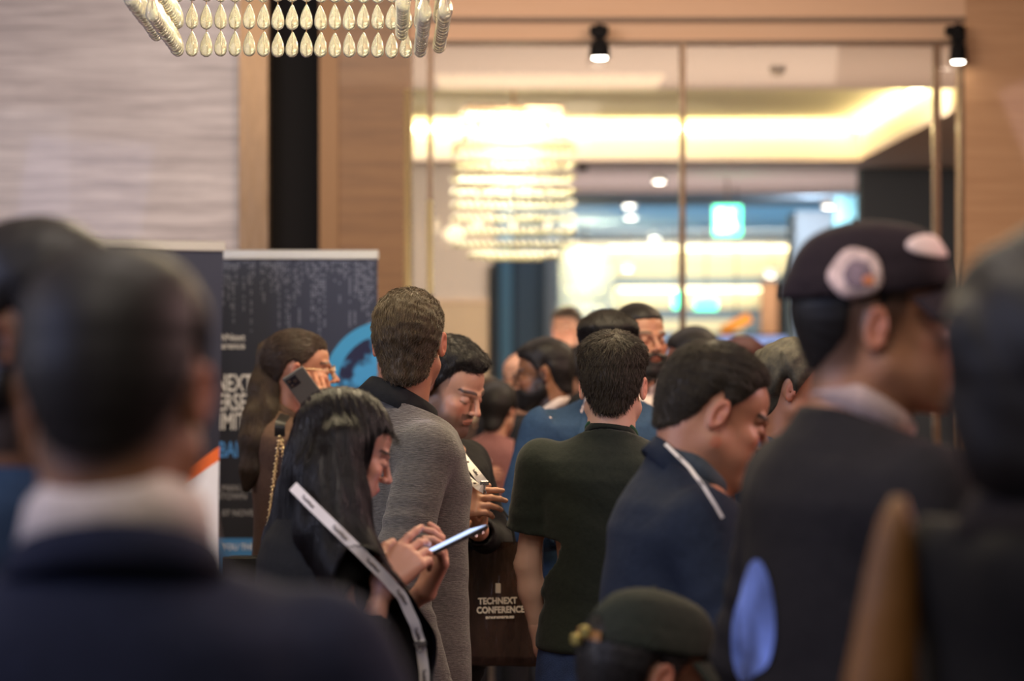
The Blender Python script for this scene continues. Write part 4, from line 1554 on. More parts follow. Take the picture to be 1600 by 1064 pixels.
# C: red jacket with lanyard at the left edge
Cc = Person('person in maroon striped jacket over light blue shirt with white lanyard at left edge', 6.4, 8, 476, rz=160, head=(0, 8, 0), lean=.02, skin=SK_M, hair=short(n=0), hh=.007)
Cc.cloth_top('shirt', LILAC, h=.012, infl=.002, hem=.9)
Cc.cloth_top('jacket', MAROON, h=.012, infl=.018, hem=.78, vneck=1.08)
Cc.legs(JEANSD, SHOE)

# D: woman with ponytail on the phone
def hairD(P):
    fh = hair_field(P.g, .006)
D = Person('woman with long brown ponytail holding a phone to her ear, in brown coat', 7.2, 468, 516, rz=-82, head=(0, 2, 0), lean=.0, fem=1, skin=SK_M,
           hair=dict(top=.012, side=.008, back=.010, mat=HAIR_BROWN, n=3500, len=.06, comb='b', jit=.12, lift=.003, rad=.0008,
                     z=[.066, .066, .066, .05, .034, .02, .012, .025, .036, .024, .0, -.03, -.04, -.045]),
           hh=.0045, arms={'R': ((.27, .02, 1.17), ('W', 503, 652, 7.08)), 'L': ((-.22, .03, 1.13), (-.16, .2, 1.0))},
           hands={'R': dict(tip=('W', 492, 606, 7.08), nw=(-.1, 1, 0), curl=.35, h=.004, flip=1)})
D.cloth_top('coat', BROWNC, h=.011, infl=.018, hem=.45, loose=.02, arm=(.062, .056, .046), neckup=.008)
D.collar('coat_collar', BROWNC, .060, .064, -.004, .034, flare=.012, gap=30)
D.legs(JEANSD, SHOE)
pz = lambda px, py, d: D.L(('W', px, py, d))
def pony(P, pts, mat, name='ponytail', n=2500, h=.007, rad=.0011, seed=2):
    prims = [(cone(pts[i][0], pts[i + 1][0], pts[i][1], pts[i + 1][1]), .03, 'u') for i in range(len(pts) - 1)]
    f = field_of(prims, h, .02)
    X, Y, Z = f.xyz()
    f.F = f.F + (.006 * wob(X, Y, Z * .25, seed, 90, 5)).astype(np.float32)
    V, Q = f.extract()
    me = meshfrom(name, [(V, Q)]); me.materials.append(mat)
    o = link(name, me, None, P.root)
    if n:
        c = np.array([p[0] for p in pts])
        def cf(Pt):
            k = np.argmin(((Pt[:, None, :] - c[None]) ** 2).sum(2), 1)
            k0 = np.clip(k, 0, len(c) - 2)
            t = c[k0 + 1] - c[k0]
            return t / np.linalg.norm(t, axis=1, keepdims=True)
        strands(f, V, n, .16, cf, o, mat, None, steps=7, lift=.006, jit=.07, rad=rad, seed=seed)
    return o
pony(D, [(pz(436, 533, 7.2), .022), (pz(425, 550, 7.2), .032), (pz(417, 600, 7.18), .038), (pz(409, 650, 7.15), .046), (pz(400, 690, 7.12), .042), (pz(391, 732, 7.1), .026), (pz(386, 758, 7.1), .010)], HAIR_BROWN, n=3500)
D.glasses(plain('gold_glasses', (.7, .55, .35), .3, 1.0))


def lanyard_prints(o_parent, path, nrm, mat, size, step, txt='TechNext', off=.0018, n=20):
    L = 0; last = path[0]; acc = step * .4; k = 0
    for i in range(1, len(path)):
        seg = (path[i] - last).length
        acc += seg
        if acc >= step and k < n:
            acc = 0; k += 1
            t = (path[i] - last).normalized(); nn = Vector(nrm); nn = (nn - t * nn.dot(t)).normalized(); u = nn.cross(t)
            M = Matrix((t, u, nn)).transposed().to_4x4()
            M.translation = path[i] + nn * off - u * size * .35
            text('lettering', txt, mat, o_parent, M, size, .9, 0, 'CENTER')
        last = path[i]


# E: woman with long black hair looking at her phone
E = Person('woman with long straight black hair looking down at a phone in both hands', 4.8, 540, 612, rz=-72, head=(0, 24, 0), lean=.05, fem=1, skin=SK_E, size=.93,
           hair=dict(top=.016, side=.014, back=.014, mat=HAIR_E, n=0, z=[.070, .068, .060, .045, .02, -.01, -.04, -.07, -.07, -.07, -.075, -.08, -.08, -.08]),
           hh=.0028, lash=-.004, neckl=.150, lip=(.42, .10, .11), browup=-.002,
           arms={'R': ((.27, .05, 1.10), ('W', 597, 918, 4.62)), 'L': ((-.22, .08, 1.10), ('W', 664, 925, 4.86))},
           hands={'R': dict(tip=('W', 658, 850, 4.66), nw=(-.05, .75, -.65), curl=.5, fc=[.18, .45, .6, .7], h=.003, thumb=(.7, .5), sc=1.08),
                  'L': dict(tip=('W', 693, 868, 4.84), nw=(-.25, -.35, .9), curl=.55, fc=[.45, .6, .65, .75], h=.003, thumb=(.3, .3), sc=1.05)})
print('E hc', (E.M @ Vector(E.hc)), E.s)
E.cloth_top('jacket', BLACKC, h=.008, infl=.014, hem=.82, sleeve=.74, amp=.004, arm=(.064, .056, .040), neckup=.0)
E.legs(JEANSD, SHOE)
pe = lambda px, py, d: E.L(('W', px, py, d))
def longhair():
    lo = np.array([-.30, -.24, .98]); hi = np.array([.26, .34, 1.80])
    f = Field(lo, hi, .0055)
    X, Y, Z = f.xyz()
    H = E.g['hair']
    R = E.R; c = E.hc
    x = (X - c[0]); y = (Y - c[1]); z = (Z - c[2])
    hx = R[0, 0] * x + R[1, 0] * y + R[2, 0] * z
    hy = R[0, 1] * x + R[1, 1] * y + R[2, 1] * z
    hz = R[0, 2] * x + R[1, 2] * y + R[2, 2] * z
    a = ell((0, -.018, .028), (.0745, .092, .085))[0](hx, hy, hz)
    b = ell((0, .028, .042), (.060, .058, .052))[0](hx, hy, hz)
    S = comb_(a, b, .02, 'u') - (.016 - .010 * np.clip((hy - .02) / .05, 0, 1))
    # curtain: round the back and the sides of the head, widening over the shoulders
    face = .5 * hy + .0
    cx, cy = c[0], c[1] - .035
    wz = np.clip((c[2] + .02 - Z) / .30, 0, 1)
    ra = .089 + .040 * wz; rb = .098 + .012 * wz
    cyl = (np.sqrt(((X - cx) / ra) ** 2 + ((Y - cy) / rb) ** 2) - 1) * .095
    cyl = comb_(cyl, Z - c[2] - .03, .07, 'i')
    F = comb_(S, cyl, .035, 'u')
    # part open at the face
    fw = .085 + 0 * Z
    opening = np.maximum(np.maximum(np.abs(hx) - fw - .25 * np.clip(-.05 - hz, 0, .1), .004 + .62 * np.clip(hz + .00, -.02, .09) - hy), hz - .070)
    F = comb_(F, -opening, .008, 'i')
    for pts in ([(pe(498, 740, 4.68), .050), (pe(512, 830, 4.64), .056), (pe(548, 890, 4.60), .058), (pe(590, 950, 4.60), .060), (pe(628, 1010, 4.60), .062), (pe(640, 1085, 4.62), .05)],
                [(pe(500, 690, 4.9), .050), (pe(478, 770, 4.88), .050), (pe(452, 850, 4.86), .046), (pe(430, 930, 4.86), .04)],
                [(pe(534, 690, 4.70), .040), (pe(534, 780, 4.66), .042), (pe(545, 860, 4.62), .045)]):
        for i in range(len(pts) - 1):
            p = cone(pts[i][0], pts[i + 1][0], pts[i][1], pts[i + 1][1])[0](X, Y, Z)
            F = comb_(F, p, .05, 'u')
    F = comb_(F, -opening, .006, 'i')
    F = np.maximum(F, 1.0 - Z)
    ang = np.arctan2(X - cx, Y - cy)
    F = F + .0016 * np.sin(ang * 30 + 3 * np.sin(Z * 7)) + .0012 * wob(X, Y, Z * .05, 9, 120, 5)
    f.F = F.astype(np.float32)
    V, Q = f.extract()
    me = meshfrom('hair', [(V, Q)]); me.materials.append(HAIR_E)
    o = link('hair', me, None, E.root)
    fwd = np.array(pe(640, 1085, 4.62)) - np.array(pe(530, 860, 4.62)); fwd /= np.linalg.norm(fwd)
    def cf(P):
        d = np.zeros_like(P)
        q = (P - c)
        top = np.clip((P[:, 2] - c[2] - .01) / .08, 0, 1)
        d[:, 2] = -1
        d[:, 0] += np.sign(q[:, 0]) * 1.2 * top
        low = np.clip((1.30 - P[:, 2]) / .12, 0, 1) * (P[:, 1] > 0)
        d += fwd[None] * low[:, None] * 2
        return d
    hyv = (V - E.hc) @ E.R
    V = V[~((hyv[:, 1] > .03) & (hyv[:, 2] < .085))]
    strands(f, V, 11000, .20, cf, o, HAIR_E, None, steps=9, lift=.003, jit=.03, rad=.0006, seed=4)
bpy.data.objects.remove(E.ho)
longhair()

# F: man in the grey coat, back of the head
F_ = Person('man in grey wool coat seen from behind with slicked-back curly brown hair', 5.8, 640, 454, rz=-66, head=(60, 2, 0), lean=.02, skin=SK_M,
            hair=dict(top=.014, side=.003, back=.020, mat=HAIR_GOLD, n=9000, len=.040, comb='b', jit=.35, lift=.005, rad=.0008, curl=0, lowt=.7,
                      curly=.0045, cf=150, seed=3, dz=-.012),
            hh=.0035, neckl=.156, size=1.025, arms={'R': ((.255, -.10, 1.10), (.262, -.02, .82)), 'L': ((-.25, -.02, 1.13), (-.25, .05, .87))})
F_.cloth_top('coat', GREY, h=.0075, infl=.020, hem=.66, amp=.005, loose=.015, arm=(.062, .058, .054), neckup=.004, seed=12)
F_.collar('coat_collar', cloth('black_wool_collar', (.013, .013, .014)), .080, .086, -.012, .058, flare=.026, gap=26, fold=.050, drop=.02)
F_.legs(JEANSD, SHOE)

# G: young man looking down, lanyard
G = Person('young man with black wavy hair and white lanyard looking down', 6.6, 703, 532, rz=-122, head=(0, 26, 0), lean=.03, skin=SK_L, size=.99,
           hair=short(.026, .001, .010, n=4000, ln=.03, curly=.006, cf=110, dz=.012, jit=.5, lift=.006, rad=.0009), hh=.0035, stubble=.75, fade=.6, lash=-.006,
           arms={'R': ((.25, .04, 1.13), ('W', 700, 798, 6.15)), 'L': ((-.25, .06, 1.13), ('W', 744, 826, 6.3))},
           hands={'R': dict(tip=('W', 742, 786, 6.12), nw=(.1, .8, -.5), curl=.4, h=.0035, fc=[.25, .4, .5, .6], spread=.03), 'L': dict(tip=('W', 756, 794, 6.2), nw=(-.6, -.2, .5), curl=.6, h=.0035)})
G.cloth_top('jacket', BLACKC, h=.010, infl=.012, hem=.80, sleeve=.86, arm=(.062, .054, .042))
G.collar('jacket_collar', CHAR, .068, .072, -.004, .036, flare=.012, gap=25)
G.legs(JEANSD, SHOE)

# H: bearded man with glasses facing left
H_ = Person('bearded man with black hair and glasses facing left in dark grey suit', 8.8, 848, 529, rz=80, head=(0, 8, 0), lean=.05, skin=SK_A,
            hair=short(.026, .010, .016, n=0, curly=.003, cf=100), hh=.005, stubble=.9, hairc=(.01, .008, .008))
H_.cloth_top('shirt', SHIRTW, h=.014, infl=.0, hem=.9)
H_.cloth_top('jacket', CHAR, h=.013, infl=.024, hem=.78, vneck=1.12)
H_.collar('shirt_collar', SHIRTW, .068, .072, .002, .034, flare=.008, gap=15)
H_.beard(.012)
H_.glasses(GLASSF)
H_.legs(JEANSD, SHOE)

# K: blue suit facing the camera behind L
K = Person('man in blue suit mostly hidden behind the man in the dark green shirt', 7.3, 950, 487, rz=172, head=(6, 6, 0), lean=.02, skin=SK_L,
           hair=short(.030, .009, .012, n=2500, ln=.035, quiff=.012), hh=.005,
           arms={'R': ((-.0, 0, 0), (0, 0, 0)), 'L': ((-.25, .06, 1.12), (-.1, .22, 1.05))} and
           {'R': (('W', 800, 835, 7.25), ('W', 885, 830, 6.95)), 'Rs': ('W', 852, 672, 7.3), 'L': ((-.25, .06, 1.12), (-.1, .24, 1.0))})
K.cloth_top('shirt', cloth('pale_pink_shirt', srgb(222, 200, 200), sheen=0), h=.012, infl=-.012, hem=.9)
K.cloth_top('jacket', BLUE, h=.011, infl=.024, hem=.74, vneck=1.12, arm=(.074, .064, .052))
K.lapels(BLUE)
K.collar('shirt_collar', SHIRTW, .068, .072, .002, .036, flare=.008, gap=12)
K.legs(BLUE, SHOE)

# M: tall bearded man in a dark suit
M_ = Person('tall bearded man in dark suit facing the camera, behind the blue suit man', 8.2, 1000, 474, rz=205, head=(4, 0, 0), lean=.0, skin=SK_M,
            hair=short(.012, .006, .010, n=0), hh=.005, stubble=.8, hairc=(.012, .009, .008), lash=.004)
M_.cloth_top('shirt', SHIRTW, h=.014, infl=.0, hem=.9)
M_.cloth_top('jacket', BLACKC, h=.013, infl=.022, hem=.76, vneck=1.12)
M_.collar('shirt_collar', SHIRTW, .068, .072, .002, .038, flare=.008, gap=12)
M_.beard(.008)
M_.legs(JEANSD, SHOE)

# L: dark green polo shirt from behind
L_ = Person('man in dark green short-sleeved shirt and blue jeans seen from behind', 6.1, 958, 522, rz=-16, head=(8, 4, 0), lean=.02, skin=(.62, .38, .28),
            hair=dict(top=.030, side=.002, back=.015, nr=.044, mat=HAIR_OLIVE, n=9000, len=.035, comb='c', jit=.28, lift=.008, rad=.0008, dz=.012, lowt=.5), hh=.0035, bare=1,
            size=.985, neckl=.140, arms={'L': (('W', 824, 882, 6.12), ('W', 848, 1012, 6.14)), 'Ls': ('W', 847, 724, 6.1), 'R': ((.27, -.03, 1.12), (.27, .04, .87))},
            hands={'L': dict(tip=('W', 872, 1064, 6.10), curl=.4)})
L_.cloth_top('polo_shirt', OLIVE, h=.0075, infl=.010, hem=.925, sleeve=.52, amp=.005, seed=21, loose=.008, arm=(.066, .060, .06), neckup=.006)
L_.collar('collar_trim', OLIVE, .066, .070, .004, .024, flare=.006, gap=20, fold=.02)
L_.collar('collar_edge', GREENTRIM, .0665, .0705, .024, .013, flare=.002, gap=20, fold=.008)
L_.legs(JEANS, SHOE)

# N: man in navy jacket in profile
N_ = Person('man in navy jacket and grey shirt in right-facing profile looking down', 4.45, 1118, 542, rz=-84, head=(4, 23, 0), lean=.07, skin=SK_M, size=1.0, neckl=.118,
            hair=dict(top=.018, side=.006, back=.011, mat=HAIR_OLIVE, n=11000, len=.024, comb='c', jit=.2, lift=.004, rad=.00065,
                      z=[.088, .086, .080, .062, .045, .028, .004, .03, .042, .028, -.015, -.05, -.060, -.062]), hh=.0030, fat=.006, lash=-.005,
            nose=1.1, hairc=(.02, .015, .012), arms={'R': ((.27, .10, 1.12), (.20, .32, .98)), 'L': ((-.27, .10, 1.12), (-.18, .32, 1.0))})
N_.cloth_top('shirt', SHIRTG, h=.010, infl=.004, hem=.9)
N_.cloth_top('jacket', NAVY2, h=.0075, infl=.026, hem=.76, vneck=1.10, amp=.0045, arm=(.072, .062, .052), seed=31, neckup=-.004)
N_.lapels(NAVY2, 1.10)
N_.collar('shirt_collar', SHIRTG, .070, .074, .0, .040, flare=.012, gap=16)
N_.collar('jacket_collar', NAVY2, .084, .088, -.016, .036, flare=.010, gap=62, fold=.036, drop=.045)
N_.legs(JEANSD, SHOE)

# P: man in a cap on the right
Pp = Person('man in dark cap with a pale round emblem and black shirt', 3.35, 1370, 352, rz=-70, head=(-18, -3, 0), lean=.03, skin=(.52, .245, .135),
            hair=short(.008, .001, .002, n=0, dz=.03, nr=.040), hh=.004, ft=.014, fade=.8, neckl=.128)
CAPM = cloth('cap_cloth', (.022, .014, .018))
def cap(P, mat, brim=True, h=.005, back_strap=False, brim_l=.07, up=.0):
    f = Field((-.12, -.14, -.02), (.12, .20, .16), h)
    X, Y, Z = f.xyz()
    S = comb_(ell((0, -.018, .030), (.0745, .092, .085))[0](X, Y, Z), ell((0, .028, .042), (.060, .058, .052))[0](X, Y, Z), .02, 'u') - .016
    S = S - .008 * np.clip((Z - .08) / .04, 0, 1) - .010 * np.exp(-((Y - .06) / .05) ** 2 - ((Z - .1) / .05) ** 2)
    ang = np.arctan2(X, Y + .018 + 0 * Z)
    S = S + .0012 * np.exp(-((np.abs(((ang / (math.pi / 3)) % 1) - .5) - .5) / .02) ** 2)
    line = .040 + up - .35 * (Y + .02) * (Y < -.02) * -1 * 0 + .10 * (Y) * (Y > 0)
    f.F = comb_(S, line - Z, .004, 'i').astype(np.float32)
    inner = comb_(ell((0, -.018, .028), (.0745, .092, .085))[0](X, Y, Z), ell((0, .028, .042), (.060, .058, .052))[0](X, Y, Z), .02, 'u') - .010
    f.F = np.maximum(f.F, -np.maximum(inner, Z - .06)).astype(np.float32)
    if back_strap:
        hole = np.sqrt((X / .035) ** 2 + ((Z - .052 - up) / .028) ** 2) - 1
        f.F = np.maximum(f.F, -np.maximum(hole * .03, Y + .05)).astype(np.float32)
    V, Q = f.extract()
    me = meshfrom('cap', [(V @ P.R.T + P.hc, Q)]); me.materials.append(mat)
    o = link('cap', me, None, P.root)
    if brim:
        m = MB(); G2 = []
        for i in range(19):
            a = math.radians(-72 + 144 * i / 18)
            row = []
            for j in range(6):
                t = j / 5
                rx = .086 + brim_l * .35 * t; ry = .085
                x = math.sin(a) * rx; y = .005 + math.cos(a) * (ry + brim_l * t)
                z = .050 + up - .018 * t - .22 * x * x / .086 + .10 * .0
                row.append(P.H((x, y, z)))
            G2.append(row)
        m.grid(G2)
        b = m.build('brim', mat, o, True)
        so = b.modifiers.new('thickness', 'SOLIDIFY'); so.thickness = .004
    bt = MB().lathe([(.008, 0), (.006, .004), (.001, .006)], tuple(P.H((0, -.018, .137))), 8).build('button', mat, o, True)
    return o, f
co, cf_ = cap(Pp, CAPM)
def patch(P, fld, cen, w, h, mat, parent, rings, name='emblem', off=.0015, shape=None):
    """embroidered patch conforming to the cap: cen in head frame direction (phi deg, z)"""
    phi, z0 = cen
    m = MB(); G2 = []
    nseg = 24
    tri = []
    def proj(u, v):
        a = math.radians(phi) + u / .09
        d = np.array([math.sin(a), math.cos(a), 0])
        p = np.array([0, -.018, z0 + v]) + d * .15
        for _ in range(14):
            p = p - d * max(-.02, fld.sample(p[None])[0] - off) * .8
        return P.H(p)
    n0 = len(m.v)
    m.v.append(tuple(proj(0, 0)))
    R_ = 5
    for r in range(1, R_ + 1):
        for k in range(nseg):
            a = 2 * math.pi * k / nseg
            q = (shape(a) if shape else 1.0) * r / R_
            m.v.append(tuple(proj(w / 2 * q * math.cos(a), h / 2 * q * math.sin(a))))
    for k in range(nseg): m.f.append((0, 1 + k, 1 + (k + 1) % nseg))
    for r in range(R_ - 1):
        for k in range(nseg):
            a0 = 1 + r * nseg + k; a1 = 1 + r * nseg + (k + 1) % nseg
            m.f.append((a0, a0 + nseg, a1 + nseg, a1))
    b = m.build(name, mat, parent, True)
    so = b.modifiers.new('thickness', 'SOLIDIFY'); so.thickness = .0015; so.offset = 0
    return b
PATCHM = plain('patch_thread', srgb(226, 196, 190), .8, noise=.35, nscale=90)
patch(Pp, cf_, (104, .070), .074, .066, PATCHM, co, 4, 'emblem', shape=lambda a: .92 + .08 * abs(math.cos(2.5 * a)))
patch(Pp, cf_, (102, .069), .038, .036, plain('patch_inner', srgb(130, 110, 120), .8, noise=.6, nscale=120), co, 3, 'emblem_centre', off=.0035)
patch(Pp, cf_, (94, .060), .014, .012, plain('patch_orange', srgb(220, 130, 80), .8), co, 3, 'emblem_mark', off=.0055)
patch(Pp, cf_, (30, .100), .085, .030, plain('patch_pale', srgb(232, 206, 200), .8), co, 4, 'front_logo')
Pp.cloth_top('t_shirt', cloth('black_tee', (.016, .014, .016)), h=.011, infl=.014, hem=.80, sleeve=.75, amp=.004, seed=41, loose=.015, arm=(.068, .064, .06))
Pp.collar('undershirt_collar', cloth('pale_undershirt', srgb(206, 180, 172), sheen=0), .064, .068, .006, .034, flare=.006, gap=10)
Pp.legs(JEANSD, SHOE)

# printed graphic on the back of P's shirt
def cloth_print(P, name, cx, cy, d, rx, ry, mat, shape, parent=None):
    bv = P.bvh()
    camL = P.Mi @ Vector((0, 0, CAMZ))
    m = MB(); nseg, R_ = 28, 6
    def pr(px, py):
        t = P.Mi @ W(px, py, d)
        h = bv.ray_cast(camL, (t - camL).normalized())
        return (h[0] + h[1] * .003) if h[0] else None
    c = pr(cx, cy)
    if c is None: return None
    pts = [c]
    for r in range(1, R_ + 1):
        for k in range(nseg):
            a = 2 * math.pi * k / nseg; q = shape(a) * r / R_
            p = pr(cx + rx * q * math.cos(a), cy + ry * q * math.sin(a))
            pts.append(p if p is not None else pts[-nseg] if r > 1 else c)
    m.v = [tuple(p) for p in pts]
    for k in range(nseg): m.f.append((0, 1 + k, 1 + (k + 1) % nseg))
    for r in range(R_ - 1):
        for k in range(nseg):
            a0 = 1 + r * nseg + k; a1 = 1 + r * nseg + (k + 1) % nseg
            m.f.append((a0, a0 + nseg, a1 + nseg, a1))
    return m.build(name, mat, P.root, True)
cloth_print(Pp, 'printed_graphic', 1180, 975, 3.3, 38, 122, plain('print_blue_white', srgb(104, 128, 208), .7, noise=.7, nscale=11), lambda a: .82 + .12 * math.cos(2 * a + .9) + .07 * math.sin(3 * a))

# Q: dark curly-haired person in a black hooded jacket at the right edge
Q_ = Person('person with dark curly hair in black hooded jacket, out of focus at the right edge', 2.25, 1688, 362, rz=-74, head=(26, 0, 0), lean=-.01, neckf=-10, skin=SK_A,
            hair=dict(top=.030, side=.024, back=.030, mat=HAIR, n=0, curly=.014, cf=62, dz=-.02, lowt=.9), hh=.006)
Q_.cloth_top('hooded_jacket', cloth('black_shell', (.0085, .0075, .007)), h=.014, infl=.026, hem=.72, amp=.006, seed=51, loose=.02, arm=(.070, .066, .055),
             extra=[(cone((-.10, -.10, 1.43), (.10, -.10, 1.43), .062), .04, 'u'), (cone((-.12, -.04, 1.46), (-.06, -.10, 1.45), .05), .04, 'u'), (cone((.12, -.04, 1.46), (.06, -.10, 1.45), .05), .04, 'u')])
Q_.collar('hood', cloth('dark_brown_hood', (.028, .021, .018)), .095, .10, -.02, .07, flare=.03, gap=25, fold=.06)
Q_.legs(JEANSD, SHOE)

# O: seated person in a dark green cap at the bottom
O_ = Person('seated person in dark green cap with a gold strap buckle, at the bottom edge', 3.8, 1012, 922, rz=-66, head=(0, 12, 0), lean=.06, skin=SK_M, seat=.42, size=.97,
            hair=short(.012, .010, .014, n=1500, ln=.02, dz=-.01), hh=.004, ft=.014, arms={'R': ((.25, .14, 1.14), (.16, .36, 1.0)), 'L': ((-.25, .14, 1.14), (-.16, .36, 1.0))})
co2, cf2 = cap(O_, cloth('cap_green', (.018, .022, .016)), back_strap=True)
m = MB(); rw = []
for i in range(9):
    a = math.radians(180 - 26 + 52 * i / 8)
    p = np.array([math.sin(a) * .096, -.018 + math.cos(a) * .112, .040])
    rw.append([O_.H(p), O_.H(p + np.array([0, 0, .016])), O_.H(p * np.array([.97, .98, 1]) + np.array([0, .0, .016])), O_.H(p * np.array([.97, .98, 1])), O_.H(p)])
m.grid(rw); m.build('strap', TAN, co2, True)
for ax_, az_ in ((172, .052), (186, .036)):
    a = math.radians(ax_); p = O_.H((math.sin(a) * .10, -.018 + math.cos(a) * .116, az_))
    MB().bevbox((p[0] - .012, p[1] - .006, p[2] - .009), (p[0] + .012, p[1] + .006, p[2] + .009), .003).build('buckle', plain('buckle_gold', (.75, .62, .2), .3, .8), co2)
O_.cloth_top('t_shirt', BLACKC, h=.014, infl=.02, hem=.84, sleeve=.7)
O_.legs(JEANSD, SHOE)
# the chair under them
px_, py_ = O_.root.location.x, O_.root.location.y
ch = thing('stool', (px_, py_, 0), 'low black stool under the seated person in the green cap', 'stool', rz=O_.root.rotation_euler.z)
sz = O_.root.location.z + O_.s * .78
MB().lathe([(.19, sz - .05), (.205, sz - .03), (.205, sz - .012), (.18, sz - .002)], seg=24).build('seat', BLACKC, ch, True)
for a in range(4):
    x, y = .15 * math.cos(a * math.pi / 2 + .78), .15 * math.sin(a * math.pi / 2 + .78)
    MB().tube([(x * 1.25, y * 1.25, 0), (x, y, sz - .04)], .012, 8).build('leg', METAL, ch)

# T, R, S ... the crowd in the background
def crowd(lab, d, px, top, rz, skin, mat, hairk=None, head=(0, 6, 0), fem=0, hm=None, vneck=0, shirt=None, stub=0, glasses=False, long=None, legs=JEANSD, **kw):
    hk = dict(short(.02, .010, .014, n=0, mat=hm or HAIR)); hk.update(hairk or {})
    p = Person(lab, d, px, top, rz=rz, head=head, lean=.02, skin=skin, hair=hk, hh=.007, fem=fem, stubble=stub, **kw)
    if shirt: p.cloth_top('shirt', shirt, h=.016, infl=.0, hem=.9)
    p.cloth_top('jacket' if shirt else 'top', mat, h=.016, infl=.022, hem=.78, vneck=vneck)
    if shirt: p.collar('shirt_collar', shirt, .068, .072, .0, .034, flare=.008, gap=14)
    if long: pony(p, [(p.H((0, -.06, .05)), .07), (p.H((0, -.075, -.06)), .075), (p.H((0, -.085, -.2)), .06)], hm or HAIR, 'long_hair', 0, .012)
    p.legs(legs, SHOE)
    return p
T_ = crowd('person with grey-brown curly hair beside the man in the emblem cap', 6.3, 1247, 532, -100, SK_M, cloth('mid_navy', (.02, .035, .085)), dict(top=.028, side=.024, back=.026, curly=.009, cf=90), hm=plain('hair_grizzled', srgb(66, 62, 50), .7, noise=.5, nscale=60))
crowd('black-haired person facing left below the small green reflections', 9.6, 1080, 512, 70, (.30, .12, .08), cloth('dark_plum', (.03, .015, .02)), head=(0, 16, 0))
crowd('person with reddish brown hair in the far crowd behind the navy jacket man', 10.5, 1165, 527, -60, SK_M, BLACKC, hm=plain('hair_auburn', srgb(74, 34, 28), .6), head=(0, 10, 0))
crowd('person with orange-lit face and dark hair beside the reddish-haired person', 11.5, 1205, 536, 110, (.5, .22, .13), CHAR)
crowd('woman in dusty pink jacket with black bobbed hair, blurred behind the lanyard man', 9.8, 778, 596, -20, SK_L, PINKC, dict(top=.024, side=.02, back=.022, dz=-.03), fem=1, head=(0, 12, 0), arms={'L': ((-.24, .04, 1.13), ('W', 752, 752, 9.62))})
crowd('balding older man with glowing forehead left of the bearded man with glasses', 10.8, 812, 550, 150, SK_L, CHAR, dict(top=.004, side=.008, back=.010, dz=.05), head=(0, 10, 0))
crowd('man in black suit and white shirt far behind the bearded man with glasses', 11.6, 838, 606, 140, SK_M, BLACKC, vneck=1.1, shirt=SHIRTW)
crowd('fair person in light blue shirt, far back beneath the small chandelier', 15.0, 885, 478, 160, SK_L, LILAC, hm=HAIR_BROWN)
crowd('dark-haired person just behind the bearded glasses man, far back', 12.5, 902, 540, 30, SK_A, cloth('brown_suit', (.05, .03, .022)))
crowd('person in brown suit in the far crowd beside the beige dado', 12.0, 762, 590, 190, (.5, .26, .15), cloth('brown_suit', (.05, .03, .022)), hm=HAIR_BROWN)
crowd('dark-haired person in charcoal, far back to the right of the tall bearded man', 11.0, 1052, 560, 20, SK_A, CHAR)
crowd('far figure in black under the pale blue screen, right part of the lounge', 14.0, 1228, 548, 175, SK_L, BLACKC)

# ------------------------------------------------------------------ things held and worn
def lanyard(lab, P, pts, w, nrm, clip=True, size=.008, step=.11, txt='TechNext', card=None):
    g = thing('lanyard', tuple(pts[0]), lab, 'lanyard')
    o = Vector(pts[0])
    loc = [Vector(p) - o for p in pts]
    r, path = ribbon('strap', loc, w, LANY, g, nrm)
    lanyard_prints(g, path, nrm, LANYP, size, step, txt)
    if clip:
        e = loc[-1]
        m = MB().tube([e + Vector((0, 0, .006)), e + Vector((0, -.002, -.012)), e + Vector((.004, -.002, -.024)), e + Vector((-.004, -.002, -.026)), e + Vector((0, 0, -.012))], .0022, 6)
        m.bevbox(tuple(e + Vector((-.011, -.004, -.004))), tuple(e + Vector((.011, .004, .008))), .0015)
        m.build('clip', METAL, g)
    if card:
        e = loc[-1] + Vector((0, 0, -.03))
        MB().bevbox(tuple(e + Vector((-card[0] / 2, -.002, -card[1]))), tuple(e + Vector((card[0] / 2, .002, 0))), .001).build('badge', LANY, g)
    return g


def phone(lab, c, xdir, n, L=.148, w=.072, th=.008, lit=True, back=False):
    """xdir: long axis, n: screen normal (world)"""
    x = Vector(xdir).normalized(); n = Vector(n); n = (n - x * n.dot(x)).normalized(); y = n.cross(x)
    g = thing('smartphone', tuple(c), lab, 'phone')
    g.rotation_mode = 'QUATERNION'
    g.rotation_quaternion = Matrix((x, y, n)).transposed().to_quaternion()
    MB().bevbox((-L / 2, -w / 2, -th / 2), (L / 2, w / 2, th / 2), .0025).build('body', PHONE if not back else plain('phone_case_grey', srgb(92, 90, 84), .5), g)
    MB().box((-L / 2 + .004, -w / 2 + .004, th / 2), (L / 2 - .004, w / 2 - .004, th / 2 + .0004)).build('screen', SCREEN if lit else PHONE, g)
    m = MB().bevbox((L / 2 - .040, -w / 2 + .006, -th / 2 - .002), (L / 2 - .008, -w / 2 + .040, -th / 2), .0008)
    cm = m.build('camera_bump', PHONE, g)
    for a, b in ((.032, .014), (.016, .014), (.024, .030)):
        MB().lathe([(.0055, 0), (.0055, .0015), (.004, .002)], (L / 2 - a, -w / 2 + b, -th / 2 - .004), 12).build('camera_lens', METAL, cm)
    return g


phone('smartphone with lit screen held in both hands by the woman with long black hair', W(708, 846, 4.76), W(754, 822, 4.80) - W(660, 868, 4.72), (-.42, -.06, .85), L=.138)
phone('grey-cased smartphone held to the ear of the ponytail woman', W(479, 612, 7.04), W(462, 590, 7.02) - W(496, 636, 7.06), (.1, 1, .0), back=True, lit=False)

